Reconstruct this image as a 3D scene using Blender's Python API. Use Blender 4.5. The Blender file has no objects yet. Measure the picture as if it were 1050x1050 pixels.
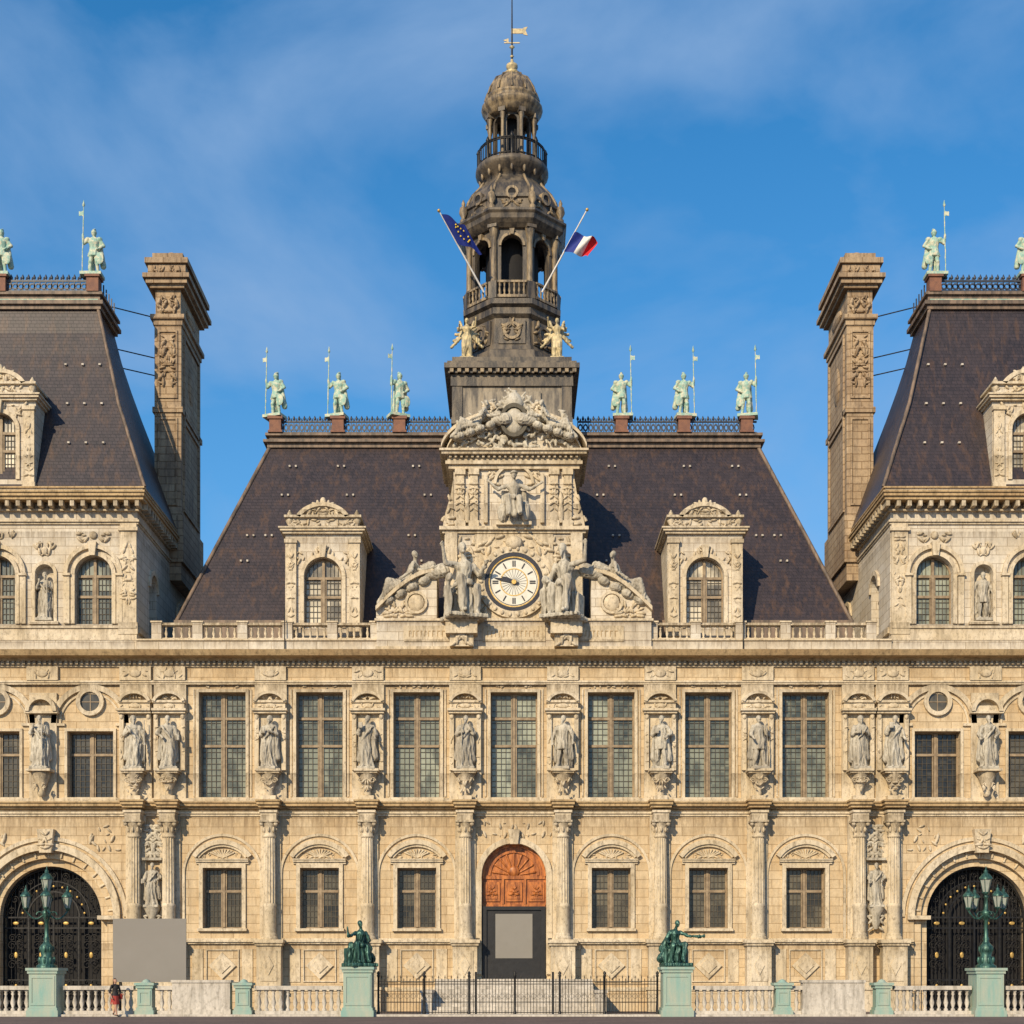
import bpy, math, random
from mathutils import Vector, Matrix, noise
random.seed(7)
D=75.;F=1500.;HZ=1003.;EY=1.7;CX=527.
def S(y=0): return (D+y)/F
def X(px,y=0): return (px-CX)*S(y)
def Z(py,y=0): return EY+(HZ-py)*S(y)
pi=math.pi
sc=bpy.context.scene
# ---------------------------------------------------------------- materials
def newmat(name):
    m=bpy.data.materials.new(name); m.use_nodes=True
    nt=m.node_tree; b=nt.nodes['Principled BSDF']
    return m,nt,b
def N(nt,t,**k):
    n=nt.nodes.new(t)
    for a,v in k.items(): setattr(n,a,v)
    return n
def L(nt,a,b): nt.links.new(a,b)
def mixc(nt,fac,a,b,mode='MIX'):
    n=N(nt,'ShaderNodeMix',data_type='RGBA',blend_type=mode)
    for sock,val in ((n.inputs[0],fac),(n.inputs[6],a),(n.inputs[7],b)):
        if hasattr(val,'is_linked') : L(nt,val,sock)
        elif isinstance(val,(int,float)): sock.default_value=val
        else: sock.default_value=(*val,1)
    return n.outputs[2]
def mth(nt,op,a,b=None):
    n=N(nt,'ShaderNodeMath',operation=op)
    for i,v in enumerate((a,b)):
        if v is None: continue
        if hasattr(v,'is_linked'): L(nt,v,n.inputs[i])
        else: n.inputs[i].default_value=v
    return n.outputs[0]
def ramp(nt,src,p0,p1,v0=0,v1=1):
    n=N(nt,'ShaderNodeMapRange'); L(nt,src,n.inputs[0])
    n.inputs[1].default_value=p0;n.inputs[2].default_value=p1;n.inputs[3].default_value=v0;n.inputs[4].default_value=v1
    return n.outputs[0]
def posn(nt,scale=(1,1,1)):
    g=N(nt,'ShaderNodeNewGeometry'); m=N(nt,'ShaderNodeMapping'); L(nt,g.outputs['Position'],m.inputs[0]); m.inputs['Scale'].default_value=scale
    return m.outputs[0]
def noi(nt,vec,scale,detail=4,rough=.6):
    n=N(nt,'ShaderNodeTexNoise'); L(nt,vec,n.inputs['Vector']); n.inputs['Scale'].default_value=scale; n.inputs['Detail'].default_value=detail; n.inputs['Roughness'].default_value=rough
    return n.outputs['Fac']
def wallvec(nt):
    g=N(nt,'ShaderNodeNewGeometry'); s=N(nt,'ShaderNodeSeparateXYZ'); L(nt,g.outputs['Position'],s.inputs[0])
    a=N(nt,'ShaderNodeMath',operation='ADD'); L(nt,s.outputs[0],a.inputs[0]);L(nt,s.outputs[1],a.inputs[1])
    c=N(nt,'ShaderNodeCombineXYZ'); L(nt,a.outputs[0],c.inputs[0]);L(nt,s.outputs[2],c.inputs[1])
    return c.outputs[0]
def mat_stone(name,base,alt,dirt,bw=1.15,bh=.45,mortar=.016,bricks=True,dirtamt=.55,rough=.85,bump=.35,ledges=(),point=False,crust=.45):
    m,nt,b=newmat(name)
    p=posn(nt)
    n1=noi(nt,p,.45,5); col=mixc(nt,ramp(nt,n1,.38,.62),base,alt)
    n3=noi(nt,p,3.5,5,.7); col=mixc(nt,ramp(nt,n3,.4,.65,0,.4),col,tuple(c*.68 for c in base))
    hgt=noi(nt,p,14,4,.7)
    if bricks:
        br=N(nt,'ShaderNodeTexBrick'); L(nt,wallvec(nt),br.inputs['Vector'])
        br.inputs['Scale'].default_value=1; br.inputs['Brick Width'].default_value=bw; br.inputs['Row Height'].default_value=bh; br.inputs['Mortar Size'].default_value=mortar
        br.inputs['Mortar Smooth'].default_value=.3; br.inputs['Bias'].default_value=0
        br.inputs['Color1'].default_value=(1,1,1,1);br.inputs['Color2'].default_value=(.82,.79,.74,1);br.inputs['Mortar'].default_value=(.45,.38,.30,1)
        col=mixc(nt,.85,col,br.outputs['Color'],'MULTIPLY')
        a=N(nt,'ShaderNodeMath',operation='MULTIPLY_ADD'); L(nt,br.outputs['Fac'],a.inputs[0]); a.inputs[1].default_value=-1.5; L(nt,hgt,a.inputs[2]); hgt=a.outputs[0]
    st=noi(nt,posn(nt,(2.2,2.2,.22)),1.6,5,.65); col=mixc(nt,ramp(nt,st,.48,.70,0,dirtamt),col,dirt)
    n5=noi(nt,posn(nt,(1,1,.6)),6.5,6,.75); col=mixc(nt,ramp(nt,n5,.50,.66,0,crust),col,dirt)
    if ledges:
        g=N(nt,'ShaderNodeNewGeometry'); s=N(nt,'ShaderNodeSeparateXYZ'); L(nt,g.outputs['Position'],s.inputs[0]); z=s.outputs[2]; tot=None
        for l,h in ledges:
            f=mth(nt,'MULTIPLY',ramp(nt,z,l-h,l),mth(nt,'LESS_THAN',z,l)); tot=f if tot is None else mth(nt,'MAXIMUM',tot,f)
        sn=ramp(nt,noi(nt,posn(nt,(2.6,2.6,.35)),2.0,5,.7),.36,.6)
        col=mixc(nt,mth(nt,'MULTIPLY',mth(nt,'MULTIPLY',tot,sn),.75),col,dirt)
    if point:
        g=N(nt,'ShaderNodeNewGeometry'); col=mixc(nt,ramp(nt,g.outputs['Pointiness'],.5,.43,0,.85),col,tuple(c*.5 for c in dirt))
    L(nt,col,b.inputs['Base Color']); b.inputs['Roughness'].default_value=rough; b.inputs['Specular IOR Level'].default_value=.25
    bm=N(nt,'ShaderNodeBump'); bm.inputs['Strength'].default_value=bump; bm.inputs['Distance'].default_value=.04; L(nt,hgt,bm.inputs['Height']); L(nt,bm.outputs[0],b.inputs['Normal'])
    return m
def mat_noise(name,a,c,scale=3,rough=.6,metal=0,streak=False,bump=.2,spec=.4,lo=.4,hi=.6):
    m,nt,b=newmat(name)
    p=posn(nt,(1.5,1.5,.3) if streak else (1,1,1)); n=noi(nt,p,scale,5,.65)
    L(nt,mixc(nt,ramp(nt,n,lo,hi),a,c),b.inputs['Base Color']); b.inputs['Roughness'].default_value=rough; b.inputs['Metallic'].default_value=metal; b.inputs['Specular IOR Level'].default_value=spec
    bm=N(nt,'ShaderNodeBump'); bm.inputs['Strength'].default_value=bump; bm.inputs['Distance'].default_value=.03; L(nt,noi(nt,posn(nt),scale*5,4,.7),bm.inputs['Height']); L(nt,bm.outputs[0],b.inputs['Normal'])
    return m
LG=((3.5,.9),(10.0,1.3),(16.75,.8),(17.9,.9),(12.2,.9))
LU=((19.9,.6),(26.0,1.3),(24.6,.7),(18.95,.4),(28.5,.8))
M={}
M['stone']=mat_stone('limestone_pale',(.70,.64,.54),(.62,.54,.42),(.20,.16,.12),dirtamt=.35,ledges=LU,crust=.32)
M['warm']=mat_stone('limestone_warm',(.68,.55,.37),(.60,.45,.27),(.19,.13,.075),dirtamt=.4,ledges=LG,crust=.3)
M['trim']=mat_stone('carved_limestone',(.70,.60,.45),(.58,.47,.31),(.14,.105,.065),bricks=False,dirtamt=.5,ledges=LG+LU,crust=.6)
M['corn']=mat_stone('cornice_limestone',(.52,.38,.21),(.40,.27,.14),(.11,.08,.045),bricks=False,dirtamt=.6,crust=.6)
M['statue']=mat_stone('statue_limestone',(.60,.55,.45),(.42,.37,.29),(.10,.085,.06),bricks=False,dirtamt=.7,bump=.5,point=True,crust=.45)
M['chim']=mat_stone('chimney_stone',(.50,.38,.25),(.36,.26,.17),(.10,.075,.06),bw=1.0,bh=.42,mortar=.03,dirtamt=.6,crust=.5)
def mat_slate():
    m,nt,b=newmat('slate')
    br=N(nt,'ShaderNodeTexBrick'); L(nt,wallvec(nt),br.inputs['Vector'])
    br.inputs['Scale'].default_value=1; br.inputs['Brick Width'].default_value=.28; br.inputs['Row Height'].default_value=.2; br.inputs['Mortar Size'].default_value=.012
    br.inputs['Color1'].default_value=(.046,.034,.038,1);br.inputs['Color2'].default_value=(.026,.020,.024,1);br.inputs['Mortar'].default_value=(.010,.009,.011,1)
    col=br.outputs['Color']
    n=noi(nt,posn(nt),.35,4); col=mixc(nt,ramp(nt,n,.35,.65,0,.5),col,(.055,.040,.040))
    st=noi(nt,posn(nt,(1.4,1.4,.09)),2.2,5,.6); col=mixc(nt,ramp(nt,st,.50,.72,0,.7),col,(.11,.06,.034))
    s2=noi(nt,posn(nt,(3,3,.12)),2.2,5,.6); col=mixc(nt,ramp(nt,s2,.50,.72,0,.7),col,(.012,.011,.015))
    L(nt,col,b.inputs['Base Color']); b.inputs['Roughness'].default_value=.45; b.inputs['Specular IOR Level'].default_value=.45
    bm=N(nt,'ShaderNodeBump'); bm.inputs['Strength'].default_value=.5; bm.inputs['Distance'].default_value=.03; L(nt,br.outputs['Fac'],bm.inputs['Height']); bm.invert=True; L(nt,bm.outputs[0],b.inputs['Normal'])
    return m
M['slate']=mat_slate()
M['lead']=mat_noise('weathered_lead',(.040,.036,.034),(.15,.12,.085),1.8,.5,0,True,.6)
M['leadochre']=mat_noise('ochre_patina_lead',(.08,.065,.05),(.32,.24,.14),2.6,.5,.0,True,.6)  # tan patina tone for the tower's ornament, columns and lantern dome
M['towerstone']=mat_noise('tower_base_stone',(.10,.09,.08),(.32,.27,.20),1.8,.7,.0,True,.6)
M['zinc']=mat_noise('ridge_lead',(.09,.07,.055),(.22,.155,.11),2,.6,0,True)
M['verd']=mat_noise('verdigris_copper',(.27,.44,.37),(.58,.56,.42),5,.6,0,False,.5,lo=.45,hi=.6)
M['gold']=mat_noise('gilding',(.60,.40,.12),(.40,.26,.08),5,.45,.4)
M['goldpale']=mat_noise('pale_gilt_statue',(.60,.48,.26),(.34,.29,.18),5,.5,.1)
M['bronze']=mat_noise('green_bronze',(.015,.045,.04),(.06,.15,.12),6,.4,.4,True)
M['teal']=mat_noise('teal_patina_pedestal',(.20,.36,.32),(.38,.40,.32),2,.7,0,True,lo=.3,hi=.7)
M['iron']=mat_noise('wrought_iron',(.015,.015,.017),(.03,.028,.026),5,.45,.5)
M['cast']=mat_noise('painted_iron_cresting',(.03,.04,.06),(.06,.065,.08),5,.5,.2)
M['wood']=mat_noise('oak_door',(.50,.17,.04),(.22,.065,.016),4,.4,0,True)
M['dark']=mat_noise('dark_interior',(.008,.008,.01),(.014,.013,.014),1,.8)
M['blackpaint']=mat_noise('black_painted_wood',(.008,.008,.010),(.014,.014,.016),3,.5)
M['frame']=mat_noise('window_frame_paint',(.32,.24,.15),(.20,.145,.09),3,.6)
M['lead2']=mat_noise('window_leading',(.06,.05,.035),(.10,.08,.055),3,.6)
M['board']=mat_noise('grey_board',(.215,.20,.18),(.225,.21,.19),.5,.7,bump=.03)
M['panel']=mat_noise('pale_grey_panel',(.215,.20,.175),(.23,.215,.19),.5,.7,bump=.03)
M['white']=mat_noise('clock_enamel',(.70,.68,.60),(.62,.59,.50),3,.4,bump=.05)
M['black']=mat_noise('black_enamel',(.012,.012,.02),(.02,.02,.03),3,.4)
M['ground']=mat_stone('granite_paving',(.19,.14,.125),(.14,.105,.095),(.07,.055,.05),bw=.8,bh=.5,bricks=False,dirtamt=.4)
M['rail']=mat_stone('white_balustrade_stone',(.62,.57,.50),(.50,.45,.38),(.16,.14,.11),bricks=False,dirtamt=.6,crust=.5)
def glassmat(nm,dark,light,lo,hi,cx,czz,ox=0):
    m,nt,b=newmat(nm)
    g=N(nt,'ShaderNodeNewGeometry'); mp=N(nt,'ShaderNodeVectorMath',operation='MULTIPLY'); L(nt,g.outputs['Position'],mp.inputs[0]); mp.inputs[1].default_value=(cx,0,czz)
    fl=N(nt,'ShaderNodeVectorMath',operation='FLOOR'); L(nt,mp.outputs[0],fl.inputs[0])
    wn=N(nt,'ShaderNodeTexWhiteNoise',noise_dimensions='3D'); L(nt,fl.outputs[0],wn.inputs['Vector'])
    col=mixc(nt,ramp(nt,wn.outputs['Value'],lo,hi),dark,light)
    mp2=N(nt,'ShaderNodeVectorMath',operation='MULTIPLY'); L(nt,g.outputs['Position'],mp2.inputs[0]); mp2.inputs[1].default_value=(4.6,0,3.33)
    fl2=N(nt,'ShaderNodeVectorMath',operation='FLOOR'); L(nt,mp2.outputs[0],fl2.inputs[0])
    w2=N(nt,'ShaderNodeTexWhiteNoise',noise_dimensions='3D'); L(nt,fl2.outputs[0],w2.inputs['Vector'])
    col=mixc(nt,ramp(nt,w2.outputs['Value'],0,1,0,.6),col,tuple(c*.6 for c in light))
    n=noi(nt,posn(nt,(1,1,.6)),1.1,3); col=mixc(nt,ramp(nt,n,.48,.64,0,.7),col,dark)
    L(nt,col,b.inputs['Base Color']); b.inputs['Roughness'].default_value=.2; b.inputs['Specular IOR Level'].default_value=.5
    bm=N(nt,'ShaderNodeBump'); bm.inputs['Strength'].default_value=.12; bm.inputs['Distance'].default_value=.01; L(nt,noi(nt,posn(nt),5,2),bm.inputs['Height']); L(nt,bm.outputs[0],b.inputs['Normal'])
    return m
M['glass']=glassmat('leaded_window_glass',(.028,.036,.034),(.40,.42,.32),.1,1,.2,.37)
M['glasslow']=glassmat('ground_window_glass',(.014,.014,.014),(.15,.13,.09),.2,1,.2,.37)
M['glasspale']=glassmat('painted_reflection_glass',(.06,.055,.045),(.72,.64,.48),.0,.7,.9,.9)  # pale cream reflection painted into the colour of the dormer panes
def flat(name,c,rough=.7):
    return mat_noise(name,c,tuple(x*.85 for x in c),6,rough,bump=.05)
M['blue']=flat('flag_blue',(.012,.03,.24)); M['red']=flat('flag_red',(.60,.02,.03)); M['fwhite']=flat('flag_white',(.75,.73,.7)); M['yellow']=flat('flag_yellow',(.7,.5,.03))
M['skin']=flat('skin',(.45,.26,.18)); M['coat']=flat('black_coat',(.02,.018,.02)); M['redcloth']=flat('red_cloth',(.35,.04,.03)); M['hair']=flat('brown_hair',(.05,.025,.015)); M['shoe']=flat('black_leather',(.012,.012,.012),.3)
M['lampglass']=flat('lamp_glass',(.35,.38,.33),.15)
M['rust']=mat_noise('terracotta_pier',(.22,.10,.06),(.15,.07,.05),3,.7)
# ---------------------------------------------------------------- mesh builder
class MB:
    def __init__(s): s.v=[];s.f=[];s.mi=[];s.sm=[];s.M=Matrix.Identity(4);s.mats=[];s.cur=0
    def mat(s,k):
        if k not in s.mats: s.mats.append(k)
        s.cur=s.mats.index(k); return s
    def add(s,vs,fs,smooth=False):
        o=len(s.v); Mx=s.M
        s.v.extend([tuple(Mx@Vector(v)) for v in vs])
        for f in fs: s.f.append(tuple(i+o for i in f)); s.mi.append(s.cur); s.sm.append(smooth)
    def box(s,x0,x1,y0,y1,z0,z1):
        if x0>x1:x0,x1=x1,x0
        s.add([(x0,y0,z0),(x1,y0,z0),(x1,y1,z0),(x0,y1,z0),(x0,y0,z1),(x1,y0,z1),(x1,y1,z1),(x0,y1,z1)],
          [(0,3,2,1),(4,5,6,7),(0,1,5,4),(1,2,6,5),(2,3,7,6),(3,0,4,7)])
    def cbox(s,cx,hw,y0,y1,z0,z1): s.box(cx-hw,cx+hw,y0,y1,z0,z1)
    def frus(s,b,t):
        s.add([(b[0],b[2],b[4]),(b[1],b[2],b[4]),(b[1],b[3],b[4]),(b[0],b[3],b[4]),(t[0],t[2],t[4]),(t[1],t[2],t[4]),(t[1],t[3],t[4]),(t[0],t[3],t[4])],
          [(0,3,2,1),(4,5,6,7),(0,1,5,4),(1,2,6,5),(2,3,7,6),(3,0,4,7)])
    def prism(s,poly,y0,y1,smooth=False):
        n=len(poly); vs=[(x,y0,z) for x,z in poly]+[(x,y1,z) for x,z in poly]
        s.add(vs,[tuple(range(n)),tuple(range(2*n-1,n-1,-1))]); 
        s.add(vs,[(i,i+n,(i+1)%n+n,(i+1)%n) for i in range(n)],smooth)
    def prox(s,poly,x0,x1):
        n=len(poly); vs=[(x0,y,z) for y,z in poly]+[(x1,y,z) for y,z in poly]
        s.add(vs,[tuple(range(n)),tuple(range(2*n-1,n-1,-1))]+[(i,(i+1)%n,(i+1)%n+n,i+n) for i in range(n)])
    def ring(s,cx,cz,r0,r1,y0,y1,a0=0,a1=pi,n=24,sx=1.,sz=1.):
        vs=[];fs=[]
        full=abs(a1-a0-2*pi)<1e-6
        for i in range(n+1):
            a=a0+(a1-a0)*i/n;c,q=math.cos(a)*sx,math.sin(a)*sz
            vs+= [(cx+r0*c,y0,cz+r0*q),(cx+r1*c,y0,cz+r1*q),(cx+r0*c,y1,cz+r0*q),(cx+r1*c,y1,cz+r1*q)]
        for i in range(n):
            k=4*i;j=k+4
            fs+=[(k,j,j+1,k+1),(k+2,k+3,j+3,j+2),(k+1,j+1,j+3,k+3),(k,k+2,j+2,j)]
        if not full: fs+=[(0,1,3,2),(4*n,4*n+2,4*n+3,4*n+1)]
        s.add(vs,fs)
    def arcband(s,pts,th,y0,y1):
        for a,b in zip(pts[:-1],pts[1:]):
            s.add([(a[0],y0,a[1]),(b[0],y0,b[1]),(b[0],y0,b[1]+th),(a[0],y0,a[1]+th),(a[0],y1,a[1]),(b[0],y1,b[1]),(b[0],y1,b[1]+th),(a[0],y1,a[1]+th)],[(0,1,2,3),(4,7,6,5),(0,4,5,1),(3,2,6,7),(0,3,7,4),(1,5,6,2)])
    def disc(s,cx,cz,r,y0,y1,n=32):
        s.prism([(cx+r*math.cos(2*pi*i/n),cz+r*math.sin(2*pi*i/n)) for i in range(n)],y0,y1)
    def lathe(s,cx,cy,prof,n=16,rot=0,smooth=True,flute=0,fn=0):
        vs=[];fs=[]
        for r,z in prof:
            for i in range(n):
                a=rot+2*pi*i/n; rr=r*(1-flute*(i%2))
                vs.append((cx+rr*math.cos(a),cy+rr*math.sin(a),z))
        for j in range(len(prof)-1):
            for i in range(n):
                k=(i+1)%n; fs.append((j*n+i,j*n+k,(j+1)*n+k,(j+1)*n+i))
        s.add(vs,fs,smooth)
        s.add(vs[:n],[tuple(range(n-1,-1,-1))]); s.add(vs[-n:],[tuple(range(n))])
    def tube(s,p0,p1,r0,r1=None,n=8,smooth=True):
        r1=r0 if r1 is None else r1
        p0=Vector(p0);p1=Vector(p1);d=(p1-p0)
        if d.length<1e-6:return
        q=d.to_track_quat('Z','Y'); vs=[]
        for p,r in((p0,r0),(p1,r1)):
            for i in range(n):
                a=2*pi*i/n; vs.append(p+q@Vector((r*math.cos(a),r*math.sin(a),0)))
        s.add(vs,[(i,(i+1)%n,(i+1)%n+n,i+n) for i in range(n)],smooth); s.add(vs,[tuple(range(n-1,-1,-1)),tuple(range(n,2*n))])
    def path(s,pts,r,n=6):
        for a,b in zip(pts[:-1],pts[1:]): s.tube(a,b,r,r,n)
    def cap(s,p0,r0,p1,r1,n=10):
        p0=Vector(p0);p1=Vector(p1);d=p1-p0
        if d.length<1e-5:d=Vector((0,0,1e-4))
        q=d.to_track_quat('Z','Y'); rings=[]
        for t in(-90,-60,-30,0): rings.append((p0,r0*math.cos(math.radians(t)),r0*math.sin(math.radians(t))))
        for t in(0,30,60,90): rings.append((p1,r1*math.cos(math.radians(t)),r1*math.sin(math.radians(t))))
        vs=[]
        for p,r,o in rings:
            r=max(r,1e-4)
            for i in range(n):
                a=2*pi*i/n; vs.append(p+q@Vector((r*math.cos(a),r*math.sin(a),o)))
        fs=[(j*n+i,j*n+(i+1)%n,(j+1)*n+(i+1)%n,(j+1)*n+i) for j in range(7) for i in range(n)]
        s.add(vs,fs,True)
    def ell(s,c,r,rot=None,nu=10,nv=6):
        c=Vector(c); vs=[];fs=[]
        for j in range(nv+1):
            t=-pi/2+pi*j/nv
            for i in range(nu):
                a=2*pi*i/nu; cr=max(math.cos(t),.002)
                p=Vector((r[0]*cr*math.cos(a),r[1]*cr*math.sin(a),r[2]*math.sin(t)))
                if rot: p=rot@p
                vs.append(c+p)
        fs=[(j*nu+i,j*nu+(i+1)%nu,(j+1)*nu+(i+1)%nu,(j+1)*nu+i) for j in range(nv) for i in range(nu)]
        s.add(vs,fs,True)
    def wall(s,x0,x1,z0,z1,ops,y0,y1,n=14):
        ops=sorted(ops); x=x0
        for cx,hw,a,b,ar in ops:
            s.box(x,cx-hw,y0,y1,z0,z1)
            if a>z0: s.box(cx-hw,cx+hw,y0,y1,z0,a)
            if not ar: s.box(cx-hw,cx+hw,y0,y1,b,z1)
            else:
                sp=b-hw; pts=[(cx-hw*math.cos(pi*i/n),sp+hw*math.sin(pi*i/n)) for i in range(n+1)]
                for p,q in zip(pts[:-1],pts[1:]):
                    s.add([(p[0],y0,p[1]),(q[0],y0,q[1]),(q[0],y0,z1),(p[0],y0,z1),(p[0],y1,p[1]),(q[0],y1,q[1]),(q[0],y1,z1),(p[0],y1,z1)],
                      [(0,1,2,3),(4,7,6,5),(0,4,5,1),(3,2,6,7)])
            x=cx+hw
        s.box(x,x1,y0,y1,z0,z1)
    def carve(s,x0,x1,z0,z1,y,n=14,seed=0,size=.12,sym=True,mask=None):
        rd=random.Random(seed); cx=(x0+x1)/2
        for i in range(n):
            for tries in range(8):
                u=rd.random()*(x1-x0)/(2 if sym else 1)+x0; w=rd.random()*(z1-z0)+z0
                if mask is None or mask(u,w): break
            sz=size*(.5+rd.random()*.9); ang=rd.uniform(0,pi); 
            R=Matrix.Rotation(ang,3,'Y'); r=(sz*.45,sz*.6,sz*1.2)
            s.ell((u,y,w),r,R,7,5)
            if sym: s.ell((2*cx-u,y,w),r,Matrix.Rotation(-ang,3,'Y'),7,5)
    def scroll(s,c,r,y,turn=1,n=14,th=.05,rev=1.6):
        pts=[]
        for i in range(n+1):
            t=i/n; a=t*rev*2*pi; rr=r*(1-t*.85); pts.append((c[0]+turn*rr*math.cos(a),y,c[1]+rr*math.sin(a)))
        s.path(pts,th,5)
    def mesh(s,name):
        me=bpy.data.meshes.new(name); me.from_pydata(s.v,[],s.f)
        for k in s.mats: me.materials.append(M[k])
        me.polygons.foreach_set('material_index',s.mi); me.polygons.foreach_set('use_smooth',s.sm); me.update(); return me
    def obj(s,name,parent=None):
        o=bpy.data.objects.new(name,s.mesh(name)); sc.collection.objects.link(o)
        if parent: o.parent=parent
        return o
def empty(name,loc=(0,0,0)):
    e=bpy.data.objects.new(name,None); e.location=loc; e.empty_display_size=.3; sc.collection.objects.link(e); return e
def inst(me,name,loc,scale=1,rotz=0,parent=None,mirror=False):
    o=bpy.data.objects.new(name,me); sc.collection.objects.link(o); o.location=loc
    o.scale=(-scale if mirror else scale,scale,scale); o.rotation_euler=(0,0,rotz)
    if parent:o.parent=parent
    return o
def remesh(mb,name,vox,mat,fold=0,seed=0,fz=(0,9),sm=2):
    if not mb.mats: mb.mat(mat)
    me=mb.mesh('tmp'); o=bpy.data.objects.new('tmp',me); sc.collection.objects.link(o)
    r=o.modifiers.new('r','REMESH'); r.mode='VOXEL'; r.voxel_size=vox; r.use_smooth_shade=True
    if sm:
        q=o.modifiers.new('s','SMOOTH'); q.iterations=sm; q.factor=.5
    dg=bpy.context.evaluated_depsgraph_get(); dg.update()
    ne=bpy.data.meshes.new_from_object(o.evaluated_get(dg)); ne.name=name
    bpy.data.objects.remove(o); ne.materials.clear(); ne.materials.append(M[mat])
    ne.polygons.foreach_set('material_index',[0]*len(ne.polygons)); ne.polygons.foreach_set('use_smooth',[True]*len(ne.polygons))
    if fold:
        co=[(v.co.copy(),v.normal.copy()) for v in ne.vertices]
        for v,(c,nn) in zip(ne.vertices,co):
            if fz[0]<c.z<fz[1]:
                f=noise.noise(Vector((c.x*11+seed,c.y*11,c.z*2.6))); f=1-abs(f)*3.6
                v.co=c+nn*(f*fold)
    ne.update(); return ne
# ---------------------------------------------------------------- figures
def loft(mb,rows,seed=0,fold=.1,n=28):
    vs=[];fs=[]
    for (z,cx,cy,rx,ry,k) in rows:
        for i in range(n):
            a=2*pi*i/n; f=1+fold*k*math.sin(7*a+seed+z*2.2)+fold*.5*k*math.sin(11*a-seed*2)
            vs.append((cx+rx*f*math.cos(a),cy+ry*f*math.sin(a),z))
    m=len(rows)
    fs=[(j*n+i,j*n+(i+1)%n,(j+1)*n+(i+1)%n,(j+1)*n+i) for j in range(m-1) for i in range(n)]+[tuple(range(n-1,-1,-1)),tuple(range((m-1)*n,m*n))]
    mb.add(vs,fs,True)
def headparts(mb,c,look=0,hat=0,beard=0):
    c=Vector(c); R=Matrix.Rotation(look,3,'Z')
    mb.ell(c,(.078,.095,.118),R)
    mb.cap(c+R@Vector((0,-.085,.0)),.014,c+R@Vector((0,-.108,-.025)),.018,6)
    mb.ell(c+R@Vector((0,.02,.03)),(.092,.10,.105),R)
    mb.ell(c+R@Vector((0,-.07,-.09)),(.035,.03,.03),R)
    for sx in(-1,1): mb.ell(c+R@Vector((sx*.082,0,-.01)),(.014,.025,.03),R,6,4)
    if beard: mb.cap(c+R@Vector((0,-.07,-.09)),.045,c+R@Vector((0,-.085,-.17)),.02,8)
    if hat==1: mb.ell(c+Vector((0,0,.07)),(.14,.14,.03)); mb.ell(c+Vector((0,0,.10)),(.09,.09,.06))
    if hat==2: mb.ell(c+Vector((0,.03,.0)),(.115,.11,.14))
def fingers(mb,h,d,r=.011,curl=.5,s=1):
    h=Vector(h);d=Vector(d).normalized(); side=d.cross(Vector((0,-1,0))); 
    if side.length<.1: side=d.cross(Vector((1,0,0)))
    side.normalize(); nrm=side.cross(d).normalized()
    for i,l in enumerate((.062,.075,.07,.055)):
        b=h+side*((i-1.5)*.021)+d*.05; mdl=b+d*l*.55+nrm*curl*.012; e=mdl+(d*(1-curl)+nrm*curl).normalized()*l*.5
        mb.cap(b,r,mdl,r*.92,6); mb.cap(mdl,r*.92,e,r*.75,6)
    t=h-side*.03+d*.01; t2=t-side*.03+d*.035; mb.cap(t,r*1.15,t2,r,6); mb.cap(t2,r,t2+d*.03+nrm*.01,r*.85,6)
def arm(mb,sh,el,ha,r=(.062,.05,.034)):
    mb.cap(sh,r[0],el,r[1]); mb.cap(el,r[1],ha,r[2]); d=(Vector(ha)-Vector(el)).normalized()
    mb.cap(ha,.036,Vector(ha)+d*.06,.032); fingers(mb,ha,d,.014)
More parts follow.
